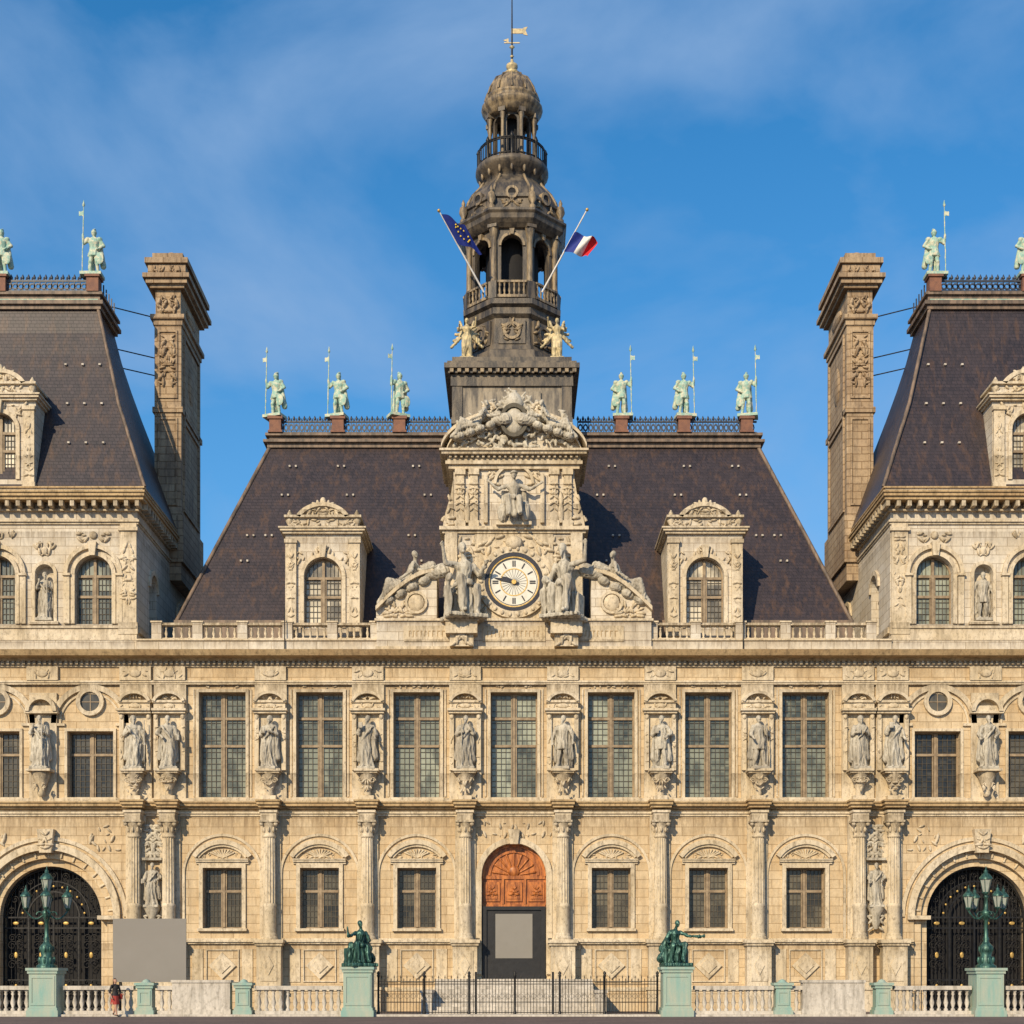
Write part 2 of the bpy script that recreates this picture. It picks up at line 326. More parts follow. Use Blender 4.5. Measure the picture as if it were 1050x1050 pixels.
def robed(seed):
    rd=random.Random(seed); mb=MB(); mb.mat('statue')
    sw=rd.choice((-1,1))*.045
    wide=rd.uniform(.88,1.15)
    rows=[(0,0,0,.25*wide,.2,1),(.06,0,0,.25*wide,.2,1),(.25,sw*.4,0,.215*wide,.17,1),(.5,sw,-.03*1,.205*wide,.17,1),(.75,sw*1.3,-.01,.205*wide,.16,.9),(.92,sw,0,.20,.15,.7),
          (1.08,0,0,.165,.125,.5),(1.25,-sw*.4,0,.19,.135,.35),(1.38,-sw*.6,0,.205,.12,.2),(1.44,-sw*.5,0,.13,.09,.1),(1.5,-sw*.3,-.01,.06,.06,0)]
    style=seed%3
    if style==2:
        rows=[(.62,0,0,.22,.18,1),(.8,0,0,.20,.16,.8)]+rows[5:]
        for q,fx,fy in((-1,-.15,-.1),(1,.15,.02)):
            mb.cap((q*.09,0,.85),.10,(q*.12,-.06,.5),.075); mb.cap((q*.12,-.06,.5),.078,(fx,fy,.1),.05); mb.cap((fx,fy,.05),.055,(fx,fy-.14,.04),.04)
        mb.cap((-.12,.14,1.3),.1,(-.14,.16,.1),.16); mb.cap((.12,.14,1.3),.1,(.14,.16,.1),.16)
    loft(mb,rows,seed,.13)
    mb.cap((-.17,.06,1.36),.09,(-.24,.1,.3),.13); mb.cap((.17,.06,1.36),.09,(.24,.1,.35),.12)
    k=1 if sw>0 else -1
    if style!=2:
        mb.cap((k*.08,-.10,.85),.10,(k*.10,-.17,.52),.085); mb.cap((k*.10,-.17,.52),.085,(k*.11,-.15,.1),.06)
        for q in(-1,1): mb.cap((q*.1,-.14,.04),.05,(q*.12,-.26,.03),.035)
        for t in range(6):
            a=t/6; mb.cap((-k*.2+k*.38*a,-.12-.05*math.sin(a*pi),1.36-.5*a),.035,(-k*.2+k*.38*(a+.17),-.12-.05*math.sin((a+.17)*pi),1.36-.5*(a+.17)),.035)
    poses=[((.27,-.05,1.12),(.12,-.22,1.18)),((.29,-.03,1.1),(.3,-.22,.95)),((.33,0,1.12),(.36,-.08,.85)),((.28,-.1,1.15),(.17,-.22,1.36)),((.34,.0,1.15),(.2,-.2,1.0))]
    for q in(-1,1):
        e,h=rd.choice(poses); arm(mb,(q*.19,0,1.36),(q*e[0],e[1],e[2]),(q*h[0],h[1],h[2])); mb.cap((q*.2,.0,1.34),.085,(q*e[0],e[1]+.02,e[2]),.08)
        if q==k:
            hh=(q*h[0],h[1]-.03,h[2])
            o=rd.choice(('staff','book','scroll'))
            if o=='staff': mb.tube((hh[0]+q*.02,hh[1],.02),(hh[0],hh[1],1.6),.022)
            elif o=='book': mb.box(hh[0]-.07,hh[0]+.07,hh[1]-.06,hh[1],hh[2]-.06,hh[2]+.12)
            else: mb.cap((hh[0],hh[1],hh[2]-.1),.03,(hh[0],hh[1],hh[2]+.16),.03)
    headparts(mb,(-sw*.4,-.03,1.63),rd.uniform(-.6,.6),rd.choice((0,0,1,2)),rd.choice((0,1,1)))
    mb.box(-.3,.3,-.27,.22,-.08,.03)
    return remesh(mb,'robed_statue_%d'%seed,.020,'statue',.016,seed,(.05,1.3),1)
def knight(seed,mat='verd'):
    mb=MB(); mb.mat(mat)
    for q,fx,fy in((-1,-.17,-.1),(1,.15,.06)):
        mb.cap((q*.09,0,.9),.11,(q*.13,-.05,.5),.08); mb.cap((q*.13,-.05,.5),.085,(fx,0,.1),.06); mb.cap((fx,0,.06),.06,(fx+q*.03,-.18,.04),.05)
        mb.ell((q*.13,-.08,.5),(.08,.08,.09))
        mb.ell((q*.23,0,1.42),(.12,.12,.10))
    loft(mb,[(.72,0,0,.23,.18,1),(.85,0,0,.22,.18,.7),(1.0,0,0,.18,.14,.3),(1.08,0,0,.16,.13,0),(1.3,0,-.01,.22,.16,0),(1.44,0,0,.19,.12,0),(1.52,0,0,.07,.07,0)],seed,.08)
    mb.ell((0,0,1.66),(.10,.115,.13)); mb.ell((0,0,1.70),(.12,.14,.10)); mb.cap((0,-.1,1.78),.025,(0,.12,1.87),.06); mb.cap((0,.12,1.87),.06,(0,.18,1.6),.04)
    mb.cap((.22,0,1.42),.08,(.40,-.03,1.25),.065); mb.cap((.40,-.03,1.25),.065,(.42,-.1,1.52),.05); mb.cap((.42,-.1,1.52),.05,(.42,-.1,1.58),.045)
    mb.cap((-.22,0,1.42),.08,(-.40,.02,1.17),.065); mb.cap((-.40,.02,1.17),.065,(-.2,-.12,1.0),.05); mb.cap((-.2,-.12,1.0),.05,(-.15,-.13,.98),.045)
    mb.tube((.44,-.13,.02),(.40,-.1,2.2),.028)
    mb.cap((-.24,.04,1.3),.07,(-.34,.14,.4),.12); mb.cap((.12,.14,1.3),.1,(.14,.18,.3),.15)
    mb.ell((-.27,-.12,.62),(.17,.04,.27))
    me=remesh(mb,'knight_statue_%d'%seed,.022,mat,.008,seed,(.3,1.5),1)
    b2=MB(); b2.mat(mat); b2.tube((.40,-.1,2.1),(.39,-.1,2.75),.024,.014,6)
    b2.prism([(.39,2.55),(.50,2.50),(.58,2.52),(.58,2.33),(.48,2.35),(.39,2.3)],-.11,-.09); b2.lathe(.39,-.1,[(.01,2.68),(.06,2.76),(.005,2.98)],6)
    b2.box(-.36,.5,-.3,.3,-.1,.02)
    return joinm(me,b2.mesh('x'))
def joinm(a,b):
    import bmesh
    bm=bmesh.new(); bm.from_mesh(a); bm.from_mesh(b); bm.to_mesh(a); bm.free(); a.update(); return a
def figure(J,mat,vox=.022,name='figure',drape=True,seed=0,fold=.014,extra=None,hat=0,look=0,beard=0,hands=True,dr=1.):
    mb=MB(); mb.mat(mat); V={k:Vector(v) for k,v in J.items()}
    sh=V.get('side',Vector((1,0,0))).normalized()*.19
    mb.cap(V['pelvis'],.16,(V['pelvis']+V['chest'])/2,.14); mb.cap((V['pelvis']+V['chest'])/2,.14,V['chest'],.165); mb.cap(V['chest']-sh*.7,.09,V['chest']+sh*.7,.09)
    mb.cap(V['chest'],.09,V['neck'],.058); mb.cap(V['neck'],.058,V['head'],.05); headparts(mb,V['head'],look,hat,beard)
    for q,k,f,e,h in((-1,'lk','lf','le','lh'),(1,'rk','rf','re','rh')):
        hp=V['pelvis']+sh*.5*q
        mb.cap(hp,.115,V[k],.082); mb.cap(V[k],.082,V[f],.05); mb.cap(V[f],.05,V[f]+Vector((0,-.16,-.02)),.035)
        s0=V['chest']+sh*q+Vector((0,0,.04))
        mb.cap(s0,.07,V[e],.05); mb.cap(V[e],.05,V[h],.034)
        d=(V[h]-V[e]).normalized(); mb.cap(V[h],.036,V[h]+d*.06,.032)
        if hands: fingers(mb,V[h],d,.014)
        if drape:
            mb.cap(hp,.14*dr,V[k],.11*dr); mb.cap(V[k],.11*dr,V[f]*.9+V[k]*.1,.10*dr)
    if drape:
        mk=(V['lk']+V['rk'])/2; mf=(V['lf']+V['rf'])/2; mb.cap(V['pelvis'],.17,mk,.11*dr); mb.cap(mk+Vector((0,.06,0)),.10*dr,mf+Vector((0,.06,0)),.11*dr)
    if extra: extra(mb,V)
    return remesh(mb,name,vox,mat,fold,seed,(-5,V['chest'].z),1)
SEAT=dict(pelvis=(0,.05,.62),chest=(0,0,1.08),neck=(0,-.02,1.27),head=(0,-.06,1.42),lk=(-.17,-.42,.66),rk=(.17,-.42,.62),lf=(-.16,-.38,.12),rf=(.18,-.5,.12),le=(-.34,-.05,.88),re=(.36,-.1,.95),lh=(-.28,-.33,.75),rh=(.42,-.35,1.15))
# ---------------------------------------------------------------- BUILDING
B=empty('city_hall_building')
W=MB()
K=99.6*.05
bays=[k*K for k in range(-3,4)]
zG=10.35; XE=34.
gx=23.9
W.mat('warm')
ops=[(b,1.0,4.25,7.35,False) for b in bays if abs(b)>.1]+[(0,1.65,1.65,8.6,True)]+[(s*gx,3.4,0.02,8.25,True) for s in(-1,1)]
W.wall(-XE,XE,0,zG,ops,0,.7)
ops=[(b,1.2,10.95,16.35,False) for b in bays]+[(s*x,1.18,10.95,14.35,False) for s in(-1,1) for x in(21.7,26.5,31.3)]
W.mat('warm'); W.wall(-XE,XE,zG,18.0,ops,.002,.7)
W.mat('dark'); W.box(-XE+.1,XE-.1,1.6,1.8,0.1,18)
W.mat('warm'); 
for s in(-1,1): W.box(s*XE,s*(XE-.6),.7,14,0,18)
W.obj('facade_wall',B)
G=MB()
def window(mb,cx,z0,z1,hw,y,rows,arch=False,fine=True,mull=.07,gm='glass'):
    w=2*hw;n=14
    mb.mat(gm)
    if arch:
        sp=z1-hw; poly=[(cx-hw,z0),(cx+hw,z0)]+[(cx+hw*math.cos(pi*i/n),sp+hw*math.sin(pi*i/n)) for i in range(n+1)]
        mb.add([(a,y+.06,b) for a,b in poly],[tuple(range(len(poly)))])
    else: mb.add([(cx-hw,y+.06,z0),(cx+hw,y+.06,z0),(cx+hw,y+.06,z1),(cx-hw,y+.06,z1)],[(0,1,2,3)])
    mb.mat('frame'); f=.08
    zt=z1-hw if arch else z1
    mb.box(cx-hw,cx-hw+f,y-.02,y+.05,z0,zt); mb.box(cx+hw-f,cx+hw,y-.02,y+.05,z0,zt)
    if arch: mb.ring(cx,zt,hw-f,hw,y-.02,y+.05,0,pi,14)
    else: mb.box(cx-hw+f,cx+hw-f,y-.02,y+.05,z1-f,z1)
    mb.box(cx-hw+f,cx+hw-f,y-.02,y+.05,z0,z0+f)
    mb.box(cx-mull,cx+mull,y-.08,y+.052,z0+f,z1-f)
    H=z1-z0
    zs=[z0+H*r for r in rows]
    for zz in zs: mb.box(cx-hw+f,cx+hw-f,y-.06,y+.045,zz-.065,zz+.065)
    for sx in(-1,1): mb.box(cx+sx*(mull+.08),cx+sx*(mull+.02),y-.03,y+.048,z0+f,min(z1-f,zt)); 
    if fine:
        mb.mat('lead2')
        for sx in(-1,1):
            for t in (.35,.55,.76):
                xx=cx+sx*hw*t; mb.box(xx-.011,xx+.011,y+.01,y+.04,z0,min(z1,zt+(math.sqrt(max(hw*hw-(hw*t)**2,0)) if arch else 9)))
        zz=z0
        while zz<zt:
            zz+=.3; 
            if zz<zt: mb.box(cx-hw+f,cx+hw-f,y+.012,y+.038,zz-.011,zz+.011)
for b in bays:
    window(G,b,10.95,16.35,1.2,.42,(.5,.76))
    if abs(b)>.1: window(G,b,4.25,7.35,1.0,.42,(.62,),gm='glasslow')
for s in(-1,1):
    for x in(21.7,26.5,31.3): window(G,s*x,10.95,14.35,1.18,.42,(.66,),gm='glasslow')
G.obj('main_windows',B)
T=MB(); T.mat('trim')
def frame(mb,cx,hw,z0,z1,t=.16,p=.1,sill=True,y=0):
    mb.box(cx-hw-t,cx-hw,y-p,y+.002,z0,z1+t); mb.box(cx+hw,cx+hw+t,y-p,y+.002,z0,z1+t); mb.box(cx-hw,cx+hw,y-p+.004,y+.002,z1,z1+t)
    if sill: mb.box(cx-hw-t-.06,cx+hw+t+.06,y-p-.1,y+.002,z0-.14,z0)
def course(mb,x0,x1,z0,prof,y=0):
    z=z0
    for h,p in prof: mb.box(x0,x1,y-p,y+.001,z,z+h); z+=h
segsG=[(-XE,-gx-3.45),(-gx+3.45,-1.75),(1.75,gx-3.45),(gx+3.45,XE)]
for a,b in segsG:
    T.mat('warm'); T.box(a,b,-.28,.001,0,1.05)
    T.mat('trim'); course(T,a,b,1.05,[(.1,.34),(.08,.26)])
    course(T,a,b,3.45,[(.1,.14),(.12,.24),(.07,.16)])
for a,b in[(-XE,XE)]:
    course(T,a,b,10.0,[(.12,.08),(.1,.16)])
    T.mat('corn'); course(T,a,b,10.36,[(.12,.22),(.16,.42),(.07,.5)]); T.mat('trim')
    course(T,a,b,10.71,[(.2,.18)])
for b in bays:
    if abs(b)<.1: continue
    frame(T,b,1.0,4.25,7.35,.2,.12)
    course(T,b-1.35,b+1.35,7.55,[(.1,.12),(.1,.22),(.06,.28)])
    T.ring(b,6.93,1.62,1.86,-.26,0.001,math.radians(35),math.radians(145),18)
    T.ring(b,6.93,1.5,1.62,-.16,0.001,math.radians(38),math.radians(142),18)
    for i in range(9):
        a=math.radians(40+12.5*i); T.cap((b,-.03,7.86),.03,(b+.55*math.cos(a)*1.4,-.05,7.86+.42*math.sin(a)),.05,6)
    T.carve(b-1.1,b+1.1,7.85,8.1,-.03,6,int(b*10),.1)
    T.ring(b,7.05,1.92,2.05,-.1,.001,0,pi,24); T.box(b-2.05,b-1.92,-.1,.001,3.74,7.05); T.box(b+1.92,b+2.05,-.1,.001,3.74,7.05)
    T.box(b-.85,b+.85,-.08,.001,1.5,1.56); T.box(b-.85,b+.85,-.08,.001,3.12,3.18); T.box(b-.85,b-.79,-.08,.001,1.56,3.12); T.box(b+.79,b+.85,-.08,.001,1.56,3.12)
    T.prism([(b-.7,2.34),(b,1.66),(b+.7,2.34),(b,3.02)],-.12,.001); T.prism([(b-.42,2.34),(b,1.94),(b+.42,2.34),(b,2.74)],-.18,-.12)
    for sx in(-1,1): T.box(b+sx*1.0,b+sx*1.55,-.06,.001,1.5,3.2)
for b in bays:
    frame(T,b,1.2,10.95,16.35,.15,.1)
    for sx in(-1,1): T.box(b+sx*1.42,b+sx*1.5,-.06,.001,11.0,16.5)
    T.carve(b-1.2,b+1.2,16.56,16.72,-.04,6,int(b*7),.07)
axs=[k*K+K/2 for k in range(-3,3)]
dbl=[17.6,19.35]
allax=axs+[s*d for s in(-1,1) for d in dbl]+[s*(2*26.5-d) for s in(-1,1) for d in dbl]
for a in allax:
    w=.62
    T.mat('trim'); T.cbox(a,w+.08,-.85,0,0,1.1); T.cbox(a,w+.14,-.92,0,1.1,1.25); T.cbox(a,w,-.78,0,1.25,3.35); T.cbox(a,w+.08,-.88,0,3.35,3.48); T.cbox(a,w+.14,-.95,0,3.48,3.66)
    T.cbox(a,w-.2,-.82,-.78,1.55,3.1)
    T.prism([(a-.26,2.35),(a,1.85),(a+.26,2.35),(a,2.85)],-.87,-.82)
    T.cbox(a,.52,-.14,0,3.66,10.0)
    T.lathe(a,-.46,[(.42,3.66),(.44,3.74),(.40,3.82),(.36,3.86),(.38,3.93),(.33,4.0)],16)
    T.lathe(a,-.46,[(.33,4.0),(.335,5.3),(.355,5.34),(.355,5.44),(.32,5.5)],20)
    T.lathe(a,-.46,[(.325,5.5),(.32,6.8),(.29,8.85)],28,flute=.14,smooth=False)
    T.lathe(a,-.46,[(.30,8.85),(.34,8.89),(.34,8.94),(.29,8.98),(.28,9.1),(.33,9.4),(.45,9.62)],16)
    for i in range(8):
        t=2*pi*i/8; T.ell((a+.33*math.cos(t),-.46+.33*math.sin(t),9.25),(.07,.07,.14),None,6,5)
    for sx in(-1,1): T.ell((a+sx*.36,-.8,9.53),(.11,.08,.11))
    T.cbox(a,.47,-.93,0,9.62,9.72)
    T.cbox(a,.4,-.86,0,9.72,10.1); T.cbox(a,.46,-.95,0,10.1,10.22)
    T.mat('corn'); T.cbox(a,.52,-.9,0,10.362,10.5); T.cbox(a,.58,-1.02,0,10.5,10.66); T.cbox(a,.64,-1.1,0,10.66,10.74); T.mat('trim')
    T.cbox(a,.34,-.62,0,10.74,11.0)
    T.lathe(a,-.42,[(.16,11.0),(.2,11.1),(.17,11.25),(.26,11.5),(.44,11.95),(.5,12.1)],14)
    T.carve(a-.3,a+.3,11.2,11.95,-.78,7,int(a*13),.1); T.scroll((a-.3,11.75),.15,-.7,-1,th=.035); T.scroll((a+.3,11.75),.15,-.7,1,th=.035)
    T.cbox(a,.55,-.92,0,12.1,12.2); T.cbox(a,.62,-1.0,0,12.2,12.32)
    T.cbox(a,.82,-.16,0,10.91,16.72)
    T.box(a-.8,a-.58,-.34,-.16,12.32,15.2); T.box(a+.58,a+.8,-.34,-.16,12.32,15.2)
    for sx in(-1,1): T.ell((a+sx*.69,-.36,15.05),(.1,.06,.14)); T.carve(a+sx*.69-.06,a+sx*.69+.06,12.6,14.6,-.35,6,int(a*17),.08,False)
    T.box(a-.84,a+.84,-.5,-.16,15.2,15.32); T.box(a-.9,a+.9,-.62,-.16,15.32,15.44)
    T.box(a-.78,a+.78,-.4,-.16,15.44,15.75); T.ell((a,-.42,15.6),(.32,.06,.12)); T.carve(a-.7,a+.7,15.5,15.7,-.42,4,int(a*3),.09)
    T.box(a-.84,a+.84,-.5,-.16,15.75,15.87)
    T.ring(a,15.62,.68,.84,-.58,-.16,math.radians(18),math.radians(162),12,1.05,.85)
    T.carve(a-.4,a+.4,15.95,16.15,-.3,4,int(a*5),.1)
for s in(-1,1):
    for x in(21.7,26.5,31.3):
        cx=s*x
        frame(T,cx,1.18,10.95,14.35,.14,.1)
        T.ring(cx,14.75,1.72,2.0,-.16,.001,0,pi,26); T.ring(cx,14.75,1.5,1.6,-.08,.001,0,pi,26)
        T.box(cx-2.0,cx-1.3,-.14,.001,14.62,14.75); T.box(cx+1.3,cx+2.0,-.14,.001,14.62,14.75)
        T.ring(cx,15.85,.5,.72,-.2,.001,0,2*pi,24); T.mat('glasslow'); T.disc(cx,15.85,.5,-.04,.0); T.mat('frame'); T.box(cx-.5,cx+.5,-.07,-.04,15.83,15.87); T.box(cx-.02,cx+.02,-.068,-.04,15.35,16.35); T.mat('trim')
    for x in(24.1,28.9):
        a=s*x
        T.cbox(a,.62,-1.0,0,12.2,12.32); T.lathe(a,-.42,[(.1,10.95),(.2,11.1),(.17,11.25),(.26,11.5),(.44,11.95),(.5,12.2)],14); T.carve(a-.3,a+.3,11.2,11.95,-.78,7,int(a*13),.1)
        T.cbox(a,.7,-.16,0,10.91,16.3)
        T.box(a-.84,a+.84,-.5,-.16,15.2,15.32); T.ring(a,15.3,.6,.8,-.58,-.16,0,pi,12); T.box(a-.78,a+.78,-.4,-.16,15.32,15.6)
    a=s*gx
    T.mat('trim')
    T.ring(a,4.85,3.4,3.75,-.2,.001,0,pi,36); T.ring(a,4.85,3.9,4.1,-.12,.001,0,pi,36)
    T.mat('warm'); T.ring(a,4.85,3.0,3.4,.15,.7,0,pi,36); T.ring(a,4.85,2.62,3.0,.45,1.6,0,pi,36)
    for q in(-1,1):
        T.box(a+q*3.0,a+q*3.39,.15,.7,0,4.85); T.box(a+q*2.62,a+q*2.99,.45,1.6,0,4.85)
        T.mat('trim'); T.box(a+q*2.6,a+q*3.75,-.26,.44,4.7,4.9); T.mat('warm')
    T.mat('trim')
    for i in range(15):
        t=pi*(i+.5)/15; 
        c,q=math.cos(t),math.sin(t)
        T.cap((a+3.1*c,.12,4.85+3.1*q),.06,(a+3.32*c,.12,4.85+3.32*q),.06,6)
    T.prism([(a-.3,8.1),(a+.3,8.1),(a+.42,9.3),(a-.42,9.3)],-.45,0); T.carve(a-.3,a+.3,8.3,9.2,-.47,6,3,.14)
    for q in(-1,1):
        T.carve(a+q*2.2-.0,a+q*3.8,8.2,9.6,-.03,14,9,.16,False,lambda u,w,a=a:(u-a)**2+(w-4.85)**2>4.3**2)
T.ring(0,6.95,1.66,1.95,-.16,.001,0,pi,24)
for q in(-1,1): T.box(q*1.66,q*1.95,-.16,.001,1.9,6.95)
T.prism([(-.2,8.55),(.2,8.55),(.3,9.3),(-.3,9.3)],-.35,0)
T.carve(-1.9,1.9,8.9,9.7,-.03,10,5,.12,True,lambda u,w:u*u+(w-6.95)**2>2.1**2)
T.mat('trim'); 
course(T,-XE,XE,16.72,[(.1,.18),(.1,.24)])
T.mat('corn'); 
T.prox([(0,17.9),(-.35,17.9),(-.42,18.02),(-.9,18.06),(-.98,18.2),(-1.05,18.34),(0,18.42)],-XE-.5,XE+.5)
T.mat('warm'); T.box(-XE,XE,-.12,0,16.92,17.62)
T.mat('trim'); course(T,-XE,XE,17.62,[(.08,.2),(.2,.24)])
x=-XE
while x<XE:
    T.box(x,x+.13,-.36,-.24,17.72,17.9); x+=.27
for a in allax+[s*c for s in(-1,1) for c in(24.1,28.9)]:
    T.cbox(a,.8,-.3,-.12,16.92,17.62); T.ell((a,-.33,17.27),(.3,.06,.2)); T.carve(a-.6,a+.6,17.1,17.45,-.31,5,int(a*9),.1)
T.mat('stone'); T.box(-19.3,19.3,-.25,.8,18.42,18.95); T.mat('trim'); T.box(-19.3,19.3,-.32,.85,18.95,19.03)
for s in(-1,1): T.mat('stone'); T.box(s*19.3,s*XE,-.12,.8,18.42,19.0)
T.obj('stone_trim',B)
def baluster_prof(z,h,r): return [(r*.9,z),(r*.9,z+.08*h),(r*.45,z+.14*h),(r,z+.38*h),(r*.4,z+.72*h),(r*.75,z+.8*h),(r*.45,z+.86*h),(r*.9,z+.92*h),(r*.9,z+h)]
def balustrade(mb,x0,x1,y,z0,z1,mat,step=.27,r=.09,post=None):
    mb.mat(mat); h=z1-z0; a,b=min(x0,x1),max(x0,x1)
    mb.box(a,b,y-.16,y+.16,z0,z0+.12*h); mb.box(a,b,y-.2,y+.2,z1-.14*h,z1)
    n=int((b-a)/step)
    for i in range(n): mb.lathe(a+(i+.5)*(b-a)/n,y,baluster_prof(z0+.12*h,.74*h,r),7)
R=MB()
for s in(-1,1):
    xs=[7.1,9.3,11.6,13.9,16.2,18.3]
    for i,(a,b) in enumerate(zip(xs[:-1],xs[1:])): balustrade(R,s*(a+.25),s*(b-.25),.1,19.03,19.9,'trim',.33,.085)
    for i,a in enumerate(xs): R.mat('stone'); R.cbox(s*a,.25,-.15,.35,19.03,19.9); R.mat('trim'); R.cbox(s*a,.3,-.2,.4,19.9,19.98)
    R.mat('iron'); 
    for q in (11.7,): R.tube((s*q,-.35,18.5),(s*q,-.35,20.6),.03)
R.obj('attic_balustrade',B)
# ---------------------------------------------------------- pavilions
P=MB(); PC=26.5; PI=19.3
def dormer(mb,dc,y0,z0,hw,wh,wz1,zc,depth,seed):
    mb.mat('stone'); mb.wall(dc-hw,dc+hw,z0,zc,[(dc,wh,z0+.5,wz1,True)],y0,y0+.5)
    mb.box(dc-hw,dc-hw+.3,y0+.5,y0+depth,z0,zc); mb.box(dc+hw-.3,dc+hw,y0+.5,y0+depth,z0,zc); mb.box(dc-hw+.3,dc+hw-.3,y0+.5,y0+depth,zc-.4,zc)
    window(mb,dc,z0+.5,wz1,wh,y0+.3,(.45,.72),True,fine=True,gm='glasspale')
    mb.mat('trim'); sp=wz1-wh
    mb.ring(dc,sp,wh,wh+.2,y0-.12,y0+.001,0,pi,18); mb.prism([(dc-.12,wz1-.05),(dc+.12,wz1-.05),(dc+.2,wz1+.6),(dc-.2,wz1+.6)],y0-.3,y0)
    for q in(-1,1):
        mb.box(dc+q*wh,dc+q*(wh+.2),y0-.1,y0+.001,z0+.5,sp)
        mb.cbox(dc+q*(hw-.3),.28,y0-.2,y0,z0+.3,zc-.3); mb.cbox(dc+q*(hw-.3),.33,y0-.26,y0,z0,z0+.3); mb.cbox(dc+q*(hw-.3),.33,y0-.28,y0,zc-.5,zc-.3)
        mb.carve(dc+q*(hw-.3)-.14,dc+q*(hw-.3)+.14,z0+.6,zc-.8,y0-.21,14,seed,.1)
        mb.carve(dc+q*(wh*.8),dc+q*(wh+.4),wz1-.35,wz1+.3,y0-.05,5,seed+2,.12,False)
        mb.lathe(dc+q*(hw-.2),y0+.1,[(.1,zc+.5),(.2,zc+.7),(.2,zc+.9),(.08,zc+1.0),(.14,zc+1.1),(.02,zc+1.3)],8)
    mb.carve(dc-hw+.5,dc+hw-.5,wz1+.15,wz1+.5,y0-.05,8,seed+1,.14)
    for h0,h1,p in((0,.12,.12),(.12,.24,.24),(.24,.32,.32)): mb.box(dc-hw-p,dc+hw+p,y0-p-.08,y0+depth*.9,zc+h0,zc+h1)
    mb.mat('stone'); mb.cbox(dc,hw-.15,y0,y0+depth*.8,zc+.32,zc+.85); mb.mat('trim'); mb.carve(dc-hw+.3,dc+hw-.3,zc+.42,zc+.75,y0-.03,12,seed+4,.13)
    mb.box(dc-hw-.05,dc+hw+.05,y0-.2,y0+depth*.7,zc+.85,zc+.97)
    mb.ring(dc,zc+.35,1.2,1.42,y0-.2,y0+.8,math.radians(28),math.radians(152),16,1.1,.9)
    poly=[(dc+1.2*1.1*math.cos(math.radians(28+12.4*i)),zc+.35+1.2*.9*math.sin(math.radians(28+12.4*i))) for i in range(11)]
    mb.prism(poly,y0-.02,y0+.7)
    mb.carve(dc-.8,dc+.8,zc+.98,zc+1.35,y0-.06,12,seed+5,.15)
    mb.carve(dc-.9,dc+.9,zc+1.4,zc+1.75,y0,14,seed+6,.16,True,lambda u,w:abs(u-dc)*.45+(w-zc)<1.75); mb.ell((dc,y0,zc+1.72),(.16,.12,.22))
